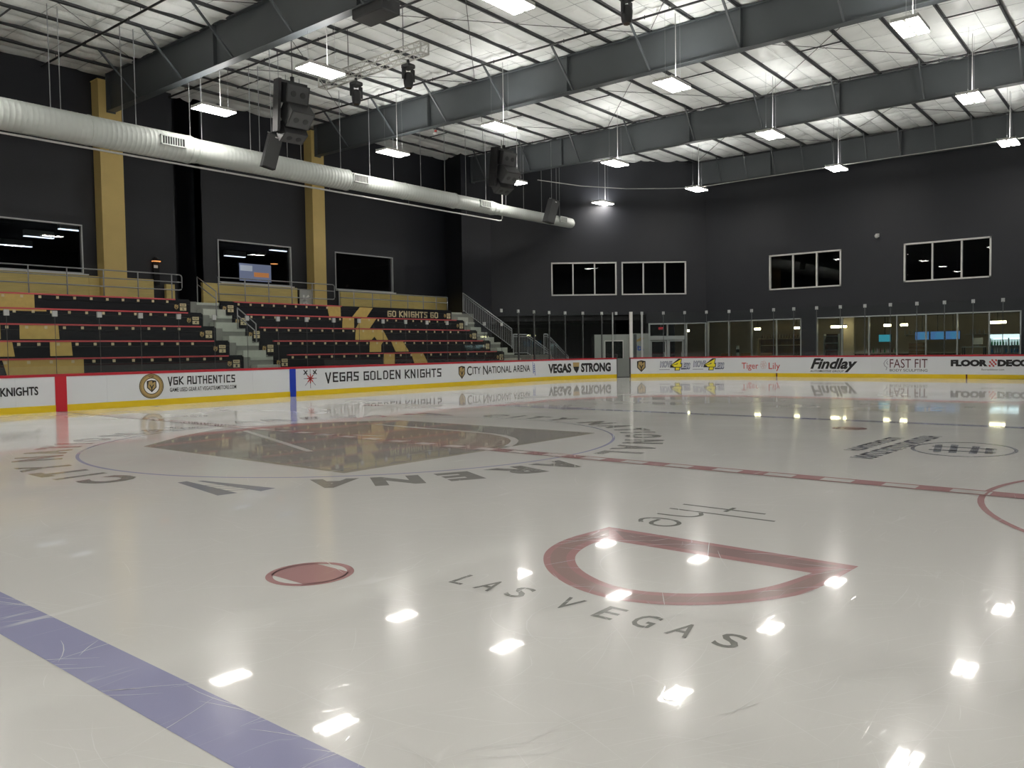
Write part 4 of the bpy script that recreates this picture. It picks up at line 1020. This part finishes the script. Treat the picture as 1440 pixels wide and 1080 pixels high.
def row(i, blk):
    Y, Z = YR[i], ZR[i]
    x0, x1 = ((-12, 7.12), (8.42, 22.0))[blk]; e0, e1 = ((-12, 6.51), (9.05, 21.4 if i < 4 else 14.62))[blk]
    t = empty('bleacher_row', ((x0+x1)/2, Y+.3, 0), '%s black bleacher row, red seat edge, %s of the concrete aisle stairs' % (ords[i], ('left', 'right')[blk]), 'bleacher row', 'bleacher rows')
    cx, cyy = (x0+x1)/2, Y+.3
    def L(o): o.parent = t; o.location = (-cx, -cyy, 0); return o
    zt_ = Z-.05 if not (blk == 1 and i == 4) else Z-.04
    L(MB().box(x0, x1, Y, Y+.05, Z-.20, zt_).build('seat_face', M_SEAT))
    L(MB().box(x0, x1, Y+.015, Y+.06, Z-.56, Z-.205).build('riser_panel', M_SEAT))
    L(MB().box(e0, e1, Y-.02, Y+.08, Z-.05, Z).build('seat_edge', M_SEATR))
    L(MB().box(x0, x1, Y+.08, Y+(.40 if i < 4 else .2), Z-.05, Z-.002).build('seat_plank', M_SEAT))
    for pl in (GOLD1, GOLD2)[blk][i]:
        mb = MB(); n = len(pl); f0 = Y-.006; mb.add([(x, f0, z) for x, z in pl]+[(x, Y+.02, z) for x, z in pl], [tuple(range(n))]+[(k, k+n, (k+1) % n+n, (k+1) % n) for k in range(n)])
        L(mb.build('gold_graphic', M_SEATG))['label'] = 'gold printed panel area'
    # seat number plates
    if not (blk == 1 and i == 4 and False):
        mb = MB(); sp = .565 if i else .627; x = e0+.2 if blk else {4: 1.1, 3: .54, 2: .0, 1: .0, 0: 1.81}[i]-sp*16
        while x < e1-.3:
            if x > x0+.3 and not (blk == 1 and i == 4 and x > 14.3): mb.box(x-.045, x+.045, Y-.012, Y, Z-.165, Z-.075)
            x += sp
        L(tag(mb.build('seat_number_plates', M_CREAM), kind='stuff'))
    # row plates at the block ends
    ends = (6.44,) if blk == 0 else (21.38, 8.50)
    for ex in ends:
        e = shield(t, ex, ex+.20, Z-.45, Z-.19, lambda u, v, o: (u-cx, Y-.008-cyy-o, v), 'row_shield')
        mb = MB().box(ex+.25, ex+.51, Y-.010, Y, Z-.45, Z-.32).box(ex+.25, ex+.51, Y-.010, Y, Z-.29, Z-.17)
        L(mb.build('row_plate', M_CREAM))
        for s, a, b, c, d in (('ROW', .29, .47, -.26, -.20), (str(i+1), .34, .42, -.43, -.34)):
            if s not in DIG: DIG[s] = font_shape(s, .02)
            o = decal('row_plate_text', M_INK, t, fit(DIG[s], ex+a, ex+b, Z+c, Z+d), lambda u, v: (u-cx, Y-.0125-cyy, v))
    if blk == 1 and i == 4:
        o = decal('lettering', M_CREAM, t, fit(block_shape('GO KNIGHTS GO', .24), 17.43, 20.96, 3.25, 3.60), lambda u, v: (u-cx, Y-.008-cyy, v), 'gold words GO KNIGHTS GO')
    return t
for blk in (0, 1):
    for i in range(5): row(i, blk)
# aisle stairs
def stairs(name, lab, x0, x1, mm):
    t = empty(name, ((x0+x1)/2, 15, 0), lab, 'stairs')
    def L(o): o.parent = t; o.location = (-(x0+x1)/2, -15, 0); return o
    for i in range(5):
        zlo = ZR[i]-.10-.278
        L(MB().box(x0, x1, YR[i]-.42, YR[i]+.04, 0 if i == 0 else ZR[i]-.10-.56, zlo).build('step', mm))
        ye = YR[i+1]-.42 if i < 4 else 19.1
        L(MB().box(x0, x1, YR[i]+.06, ye, 0, ZR[i]-.20).build('step', M_CONC))
        L(MB().box(x0, x1, YR[i]+.035, ye, ZR[i]-.20, ZR[i]-.10).build('tread', mm))
    return t
stairs('aisle_stairs', 'pale concrete aisle stairs between the two bleacher blocks', 7.42, 8.40, M_STEP)
stairs('side_stairs', 'pale concrete stairs at the far end of the right bleacher block', 22.03, 22.85, M_STEP)
def stair_kerb(x0, x1, lab):
    mb = MB()
    for i in range(5): mb.box(x0, x1, YR[i]+.02, YR[i]+.93 if i < 4 else 19.1, 0, ZR[i]-.08)
    tag(mb.build('stair_curb', M_CONC), lab, 'curb')
stair_kerb(7.14, 7.40, 'grey stepped curb on the left of the aisle stairs')
# low wood clad wall with dark openings, sill
tw = empty('wood_clad_wall', (6, 21.75, 3.6), 'low gold wood grain wall under the bleacher wall windows', 'wall panel')
for a, b, z in ((-12, -6, 4.71), (-6, -.5, 4.71), (-.5, 4.6, 4.71), (4.6, 5.02, 4.71), (5.95, 7.22, 4.71), (7.75, 8.14, 4.55), (9.43, 14.38, 4.71), (17.0, 19.6, 4.71), (19.6, 22.2, 4.71), (22.2, 24.8, 4.71)):
    BOX('wood_panel', M_WOOD, tw, a-6+.005, b-6-.005, -.06, .10, 0, z-3.6)
for a, b in ((-3.6, 4.6), (10.3, 14.2), (16.85, 20.8)): BOX('window_sill', M_FRAME, tw, a-6, b-6, -.10, .12, 1.115, 1.165)
tb = empty('banner', (14.82, 21.55, 3.6), 'pale grey banner with a white letter K leaning beside the right gold column', 'banner')
BOX('banner_cloth', M_ALU, tb, -.42, .28, -.02, .02, 0, 1.05)
decal('lettering', M_INKWHITE, tb, fit(block_shape('K', .24), -.25, .15, .2, .8), lambda u, v: (u, -.025, v), 'white letter K')
# doorway glow / exit lamp on dark wall piece
t = empty('wall_lamp', (7.4, YL-.02, 5.5), 'small orange lamp on the dark wall right of the left gold column', 'lamp')
MB().tube([(0, -.1, .12), (0, -.1, .0)], [.08, .22], 14).build('lamp_shade', M_BLACK, t); MB().tube([(0, -.1, -.03), (0, -.1, -.005)], .18, 14).build('lamp_diffuser', E_ORANGE, t)
BOX('lamp_bracket', M_BLACK, t, -.03, .03, -.1, .02, .06, .16); BOX('lamp_post', M_BLACK, t, -.12, .12, -.12, 0, -1.0, -.03)
BOX('notice', M_FRAME, t, -.12, .05, -.13, -.121, -.3, -.18)

# guard rails
def pipe_path(mb, pts, r=.022): return mb.tube(pts, r, 8)
def guard(name, lab, x0, x1, posts, ztop, zmid, zlow, Y, end_round=True, group='bleacher guard rails'):
    t = empty(name, (x0, Y, 3.6), lab, 'railing', group)
    d = (x1-x0)
    if end_round:
        MB().tube([(0, 0, ztop-3.6), (d-.10, 0, ztop-3.6), (d-.03, 0, ztop-3.63), (d, 0, ztop-3.70), (d, 0, zlow-3.5), (d-.03, 0, zlow-3.43-.14), (d-.10, 0, zlow-3.6), (0, 0, zlow-3.6)], .023, 8).build('rail_tube', M_RAIL, t, True)
        MB().tube([(0, 0, zmid-3.6), (d, 0, zmid-3.6)], .018, 8).build('rail_tube', M_RAIL, t, True)
    else:
        for z in (ztop, zmid): MB().tube([(0, 0, z-3.6), (d, 0, z-3.6)], .023, 8).build('rail_tube', M_RAIL, t, True)
    for p in posts: MB().tube([(p-x0, 0, 0.02), (p-x0, 0, ztop-3.6)], .023, 8).build('post', M_RAIL, t, True)
guard('guard_rail', 'grey pipe guard rail with rounded end above the left bleacher block', -10, 6.97, [1.44-1.26*k for k in range(0, 9)]+[2.69, 3.95, 5.22, 6.55], 4.69, 4.40, 4.09, 18.95)
guard('guard_rail', 'grey pipe guard rail with rounded end above the left half of the right bleacher block', 8.50, 14.46, [8.55, 9.77, 10.92, 12.1, 13.2], 4.70, 4.40, 4.02, 18.95)
guard('guard_rail', 'grey pipe guard rail above the GO KNIGHTS GO row', 14.7, 22.0, [14.72, 15.6, 16.75, 17.95, 19.1, 20.2, 21.15, 22.0], 4.42, 4.12, 4.0, 18.95, False)
def stair_rail(y0, z0, y1, z1, b0, b1, x, lab):
    t = empty('stair_handrail', (x, y0, b0), lab, 'railing', 'aisle stair handrails')
    for dz in (0, -.30): MB().tube([(0, 0, z0+dz-b0), (0, y1-y0, z1+dz-b0)], .022, 8).build('rail_tube', M_RAIL, t, True)
    MB().tube([(0, 0, 0), (0, 0, z0-b0)], .022, 8).build('post', M_RAIL, t, True); MB().tube([(0, y1-y0, b1-b0), (0, y1-y0, z1-b0)], .022, 8).build('post', M_RAIL, t, True)
stair_rail(19.6, 4.72, 18.2, 4.05, 3.6, 3.07, 7.98, 'upper grey handrail on the aisle stairs')
stair_rail(17.30, 3.37, 16.05, 2.70, 2.52, 1.97, 8.35, 'lower grey handrail on the aisle stairs')
# picket railings
def picket_rail(pts_top, hgt, sp, lab, extra=None):
    """pts_top: list of top-rail points; pickets hang down to a bottom rail"""
    o = Vector(pts_top[0]); t = empty('picket_railing', (o.x, o.y, o.z-hgt), lab, 'railing', 'picket railings')
    P0 = [Vector(p)-Vector((o.x, o.y, o.z-hgt)) for p in pts_top]
    for off in (0, -.12, -hgt+.08):
        MB().tube([p+Vector((0, 0, off)) for p in P0], .024 if off == 0 else .016, 8).build('rail_tube', M_PICKET, t, True)
    for a, b in zip(P0[:-1], P0[1:]):
        L = math.hypot(b.x-a.x, b.y-a.y); n = max(1, int(L/sp))
        for k in range(n+1):
            q = a+(b-a)*(k/n); big = k in (0, n)
            z0_ = -hgt if big else -hgt+.08
            MB().tube([(q.x, q.y, q.z+z0_), (q.x, q.y, q.z)], .024 if big else .011, 6).build('baluster' if not big else 'post', M_PICKET, t)
    return t
picket_rail([(22.92, 18.65, 4.69), (22.92, 15.25, 2.65)], 1.02, .125, 'long sloping picket railing beside the far bleacher stairs')
picket_rail([(22.98, 15.2, 2.36), (24.15, 15.2, 2.36), (26.2, 15.2, 1.45)], 1.05, .13, 'picket railing along the landing, dropping behind the boards')
picket_rail([(24.55, 14.4, 2.36), (24.85, 14.4, 2.36), (26.75, 14.4, 1.15)], 1.05, .13, 'sloping picket railing nearest the boards')
pf = MB().box(22.88, 24.6, 13.9, 19.0, 0, 1.28); 
for k in range(4): pf.box(24.6+.4*k, 25.0+.4*k, 14.4, 15.2, 0, 1.1-.25*k)
tag(pf.build('landing', M_CONC), 'grey concrete landing with steps at the foot of the far stairs', 'landing')
# pale partition seen through the open gate
B0 = Vector((29.1, 12.5, 0)); bu = -DV; bn = Vector((-DN.x, -DN.y, 0))
o_, q_ = B0, bu
tp = empty('partition_booth', B0, 'pale grey partition with a dark window standing behind the open gate', 'booth')
def pb(u0, u1, z0, z1, n0, n1, name, m, par=tp):
    v = [bu*u+bn*n+Vector((0, 0, z)) for z in (z0, z1) for n in (n0, n1) for u in (u0, u1)]
    return MB().add(v, [(0, 2, 3, 1), (4, 5, 7, 6), (0, 1, 5, 4), (2, 6, 7, 3), (0, 4, 6, 2), (1, 3, 7, 5)]).build(name, m, par)
# window opening u -.85...1 ; overall -1.35..1.0
pb(-1.45, -.88, -.03, 2.33, -.08, 0, 'partition_panel', M_GREYPANEL); pb(.14, .72, -.03, 2.33, -.08, 0, 'partition_panel', M_GREYPANEL)
pb(-.88, .14, 2.0, 2.33, -.08, 0, 'partition_panel', M_GREYPANEL); pb(-.88, .14, -.03, 1.0, -.08, 0, 'partition_panel', M_GREYPANEL)
pb(.74, .90, -.03, 2.33, -.10, -.02, 'partition_panel', M_STEEL)
pb(-.88, .14, 1.95, 2.0, -.06, .02, 'window_frame', M_FRAME); pb(-.90, -.86, 1.0, 2.0, -.06, .02, 'window_frame', M_FRAME); pb(.12, .16, 1.0, 2.0, -.06, .02, 'window_frame', M_FRAME)
pb(-.86, .12, 1.0, 1.95, -.05, -.04, 'window_pane', G_SHOP)
pb(-1.45, .9, -.03, 2.2, -1.3, -1.25, 'back_panel', M_BLACK)
# Sta sign
ts = empty('hanging_sign', dp(4.1, 0, .05), 'white sign with letters Sta and an orange swoosh, left of the lobby doors', 'sign')
O = Vector(dp(4.1, 0, .05))
def sg(u, z, n=0): p = D0+DV*(4.1-u)-DN*(.05+n)-O; return (p.x, p.y, z)
MB().add([sg(u, z, n) for z in (.0, 2.42) for n in (-.04, 0) for u in (-.45, .62)], [(0, 2, 3, 1), (4, 5, 7, 6), (0, 1, 5, 4), (2, 6, 7, 3), (0, 4, 6, 2), (1, 3, 7, 5)]).build('sign_board', M_GREYPANEL, ts)
decal('lettering', M_INKBLUE, ts, fit(font_shape('Sta', .03), -.30, .32, 1.40, 1.78), lambda u, v: sg(u, v, .005), 'dark blue letters Sta')
decal('swoosh', M_INKGOLD, ts, stroke_polys([[(-.32, 1.95), (-.1, 2.0), (.1, 2.1), (.25, 2.25)], [(-.1, 1.96), (.12, 2.02), (.3, 2.12)]], .07), lambda u, v: sg(u, v, .005), 'orange swoosh')
# exit sign
te = empty('exit_sign', (34.4, 12.9, 2.60), 'red lit exit sign seen through the lobby door transom', 'sign')
te.location = dp(2.62, 2.62, -.5)
vx = -DV
def ex(u, z, n): p = vx*u-DN*n; return (p.x, p.y, z)
MB().add([ex(u, z, n) for z in (0, .2) for n in (-.03, .0) for u in (-.17, .17)], [(0, 2, 3, 1), (4, 5, 7, 6), (0, 1, 5, 4), (2, 6, 7, 3), (0, 4, 6, 2), (1, 3, 7, 5)]).build('sign_housing', M_BLACK, te)
decal('lettering', E_EXIT, te, fit(font_shape('EXIT', .03), -.14, .14, .035, .165), lambda u, v: ex(u, v, .003), 'red glowing word EXIT')
MB().tube([(0, 0, .2), (0, 0, .5)], .012, 6).build('mounting_rod', M_ALU, te)

# ================================================================ LOBBY
LXB = 42.0
mb = MB(); mb.box(LXB, LXB+.2, -8, 16, 0, 3.3); mb.box(XW+.3, LXB, -8.2, -8, 0, 3.3)
struct(mb.build('wall_lobby', M_BEIGE))
struct(MB().box(XW+.3, LXB, -8, 16, 3.2, 3.34).build('ceiling_lobby', M_WALL2))
struct(MB().box(XW+.3, LXB, -8, 16, -.03, .0).build('floor_lobby', M_LFLOOR))
LL = [((38, 3.5), .85, 'above the bottle shelf'), ((38, .9), .35, 'left of the menu screens'), ((38, .05), .35, 'just left of the menu screens'), ((38, -4.35), .75, 'above the drinks fridge'),
      ((38, 8.3), .35, 'above the long shelf'), ((37.2, 12.6), .3, 'behind the lobby doors'), ((38, 5.9), .3, 'right end above the long shelf')]
for (x, y), L, nm in LL:
    t = empty('lobby_lamp', (x, y, 2.58), 'warm lit lobby lamp '+nm, 'lamp', 'warm lobby lamps')
    MB().tube([(0, -L/2, .03), (0, L/2, .03)], .07, 10).build('lamp_diffuser', E_WARM, t, True)
    BOX('lamp_housing', M_BLACK, t, -.1, .1, -L/2, L/2, .10, .15); MB().tube([(0, 0, .15), (0, 0, .62)], .012, 5).build('cord', M_PIPE, t)
def bottle_proto(m):
    t = empty('bottle', (0, 0, -5), '', 'bottle')
    MB().tube([(0, 0, 0), (0, 0, .02), (0, 0, .16), (0, 0, .20), (0, 0, .27)], [.034, .037, .037, .014, .013], 8).build('bottle_glass', m, t)
    return t
protos = {}
def put_bottle(m, x, y, z, lab, grp):
    if m.name not in protos: protos[m.name] = bottle_proto(m); o = protos[m.name]
    else: o = copy_tree(protos[m.name])
    o.location = (x, y, z); o['label'] = lab; o['group'] = grp
def shelf_unit(x, y0, y1, zs, lab, z1, wood=M_SHELFW, d=.35):
    t = empty('shelf_unit', (x, (y0+y1)/2, 0), lab, 'shelf'); hw = (y1-y0)/2
    for s in (-1, 1): BOX('side_panel', wood, t, -d/2, d/2, s*hw-.02, s*hw+.02, 0, z1)
    for z in zs: BOX('shelf', wood, t, -d/2, d/2, -hw, hw, z-.03, z)
    BOX('back_panel', M_BOTTLE, t, d/2, d/2+.02, -hw, hw, 0, z1)
    return t
shelf_unit(39.0, 5.3, 8.6, [1.0, 1.62, 2.02], 'long pale shelf along the lobby wall behind the left shop windows', 2.06)
for z, nm in ((1.62, 'lower'), (2.02, 'upper')):
    y = 5.5
    while y < 8.5: put_bottle(M_BOTTLE, 38.95, y, z, 'small dark bottle on the %s board of the long pale shelf' % nm, 'bottles on the long lobby shelf, %s board' % nm); y += .17
shelf_unit(37.6, 3.35, 4.15, [.9, 1.3, 1.7, 2.1], 'narrow bottle rack at the left end of the right shop windows', 2.2, M_ALU)
for z, nm in ((.9, 'lowest'), (1.3, 'second'), (1.7, 'top')):
    for k in range(5): put_bottle(M_BOTTLE, 37.5, 3.45+.15*k, z, 'dark bottle on the %s board of the narrow rack' % nm, 'bottles on the narrow rack, %s board' % nm)
BOXt = lambda name, m, a, lab, cat: tag(MB().box(*a).build(name, m), lab, cat)
t = empty('pillar', (39.0, 3.2, 0), 'pale beige square pillar beside the narrow bottle rack', 'pillar')
rbox('pillar_shaft', M_BEIGE, t, -.2, .2, -.3, .3, 0, 3.2); BOX('pillar_base', M_SHELFW, t, -.23, .23, -.33, .33, 0, .12)
# counter
t = empty('counter', (38.2, .4, 0), 'dark service counter with pale top behind the right shop windows', 'counter')
BOX('counter_front', M_BOTTLE, t, -.3, .3, -3.0, 2.2, 0, 1.05); BOX('counter_top', M_SHELFW, t, -.36, .36, -3.05, 2.25, 1.05, 1.11); BOX('counter_kick', M_BLACK, t, -.28, -.25, -3.0, 2.2, 0, .1)
# wicker crate tower
t = empty('crate_stack', (37.4, -.75, 0), 'brown wicker display crates stacked on a stand', 'crates')
for k in range(4): rbox('crate', M_BROWNB, t, -.2, .2, -.38, .38, .85+.2*k, 1.02+.2*k, .015)
BOX('display_stand', M_BOTTLE, t, -.22, .22, -.4, .4, 0, .84)
# menu screens
for k, (a, b) in enumerate(((.0, -.72), (-.78, -1.5), (-1.54, -2.25))):
    t = empty('menu_screen', (40.2, (a+b)/2, 1.8), 'blue menu screen above the counter, %s of three' % ('left', 'middle', 'right')[k], 'screen', 'blue menu screens')
    rbox('screen_frame', M_BLACK, t, 0, .06, -.37, .37, -.02, .46, .01); BOX('screen_picture', E_SCREEN, t, -.006, 0, -.35, .35, 0, .44)
    mb = MB()
    for q in range(4): mb.box(-.009, -.0065, -.30, .05+.15*random.random(), .06+.09*q, .09+.09*q)
    mb.build('screen_text_line', E_CYAN, t); MB().tube([(.03, 0, .46), (.03, 0, 1.4)], .02, 6).build('screen_mount', M_PIPE, t)
t = empty('cyan_screen', (39.8, 1.5, 1.72), 'cyan lit screen left of the menu screens', 'screen')
rbox('screen_frame', M_BLACK, t, 0, .06, -.34, .34, -.02, .42, .01); BOX('screen_picture', E_CYAN, t, -.006, 0, -.32, .32, 0, .40); MB().tube([(.03, 0, .42), (.03, 0, 1.48)], .02, 6).build('screen_mount', M_PIPE, t)
# wall shelves with jars
for y0, y1, z, nm in ((.1, .9, 2.13, 'left of the menu screens'), (-3.5, -2.3, 2.08, 'right of the menu screens')):
    t = empty('wall_shelf', (41.6, (y0+y1)/2, z), 'pale wall shelf '+nm, 'shelf')
    BOX('shelf_board', M_FRAME, t, -.15, .38, -(y1-y0)/2, (y1-y0)/2, -.03, 0)
    for s in (-.3, .3): BOX('bracket', M_ALU, t, -.1, .38, s-.02, s+.02, -.1, -.03)
    y = y0+.1
    while y < y1: put_bottle(M_WHITEB, 41.6, y, z, 'pale bottle on the wall shelf '+nm, 'bottles on the wall shelf '+nm); y += .22
for k in range(9):
    put_bottle((M_WHITEB, M_BOTTLE, M_GREENB)[k % 3], 38.0+.05*(k % 2), 2.0-.19*k, 1.115, '%s bottle standing on the service counter' % ('white', 'dark', 'green')[k % 3], 'bottles on the service counter')
t = empty('work_table', (38.5, -3.14, 0), 'dark table with white top right of the counter', 'table')
BOX('table_top', M_FRAME, t, -.3, .3, -.62, .45, 1.34, 1.39)
for sx in (-.25, .25):
    for sy in (-.57, .4): BOX('leg', M_PIPE, t, sx-.03, sx+.03, sy-.03, sy+.03, 0, 1.34)
t = empty('monitor', (38.5, -3.4, 1.39), 'small monitor with pale back on the white topped table', 'monitor')
rbox('monitor_screen', M_FRAME, t, -.03, .03, -.22, .22, .1, .45, .01); BOX('monitor_foot', M_ALU, t, -.1, .1, -.1, .1, 0, .02); BOX('monitor_stem', M_ALU, t, -.02, .02, -.03, .03, .02, .12)
# drinks fridge
t = empty('drinks_fridge', (37.6, -4.95, 0), 'lit white drinks fridge full of bottles at the right edge', 'fridge')
hw = .82
BOX('fridge_back', M_FRAME, t, .30, .35, -hw, hw, 0, 2.0); BOX('fridge_side', M_FRAME, t, -.35, .30, -hw, -hw+.05, 0, 2.0); BOX('fridge_side', M_FRAME, t, -.35, .30, hw-.05, hw, 0, 2.0)
BOX('fridge_header', E_FRIDGE, t, -.36, .30, -hw, hw, 1.80, 1.98); BOX('fridge_base', M_PIPE, t, -.35, .30, -hw+.05, hw-.05, 0, .25)
for z in (.25, .66, 1.04, 1.42): BOX('shelf', M_ALU, t, -.28, .30, -hw+.05, hw-.05, z, z+.02)
BOX('lamp_strip', E_FRIDGE, t, .26, .29, -hw+.06, hw-.06, 1.74, 1.79); BOX('door_mullion', M_ALU, t, -.37, -.33, -.03, .03, .25, 1.8)
bm_ = [M_GREENB, M_WHITEB, M_BLUEB]
for z, order, nm in ((.68, (2, 1, 2), 'second lowest'), (1.06, (2, 2, 1), 'middle'), (1.44, (0, 1, 0), 'top')):
    for k in range(13):
        m = bm_[order[(k//4) % 3]]
        put_bottle(m, 37.35, -5.68+.122*k, z, '%s bottle on the %s shelf of the drinks fridge' % ({M_GREENB: 'green', M_WHITEB: 'white', M_BLUEB: 'blue'}[m], nm), 'bottles in the drinks fridge, %s shelf' % nm)
# lobby chairs / black and white post near the left windows
t = empty('display_post', (36.6, 8.95, 0), 'black and white banded post behind the left shop windows', 'post')
for k in range(6): MB().tube([(0, 0, .4+.2*k), (0, 0, .6+.2*k)], .09, 12).build('band', M_FRAME if k % 2 else M_BLACK, t)
MB().tube([(0, 0, 0), (0, 0, .4)], .16, 12).build('post_base', M_BLACK, t)
for k in range(3):
    t = empty('sofa_chair', (37.4+.2*k, 10.2-1.2*k, 0), 'dark lobby armchair behind the left shop windows, %s' % ('nearest the doors', 'middle one', 'nearest the long shelf')[k], 'armchair')
    rbox('seat', M_BROWNB, t, -.35, .35, -.35, .35, .25, .48, .04); rbox('backrest', M_BROWNB, t, .25, .42, -.35, .35, .45, 1.15, .04)
    for s in (-1, 1): rbox('armrest', M_BROWNB, t, -.35, .3, s*.40-.07, s*.40+.07, .2, .72, .03)
    for sx in (-.3, .3):
        for sy in (-.3, .3): BOX('leg', M_PIPE, t, sx-.03, sx+.03, sy-.03, sy+.03, 0, .25)
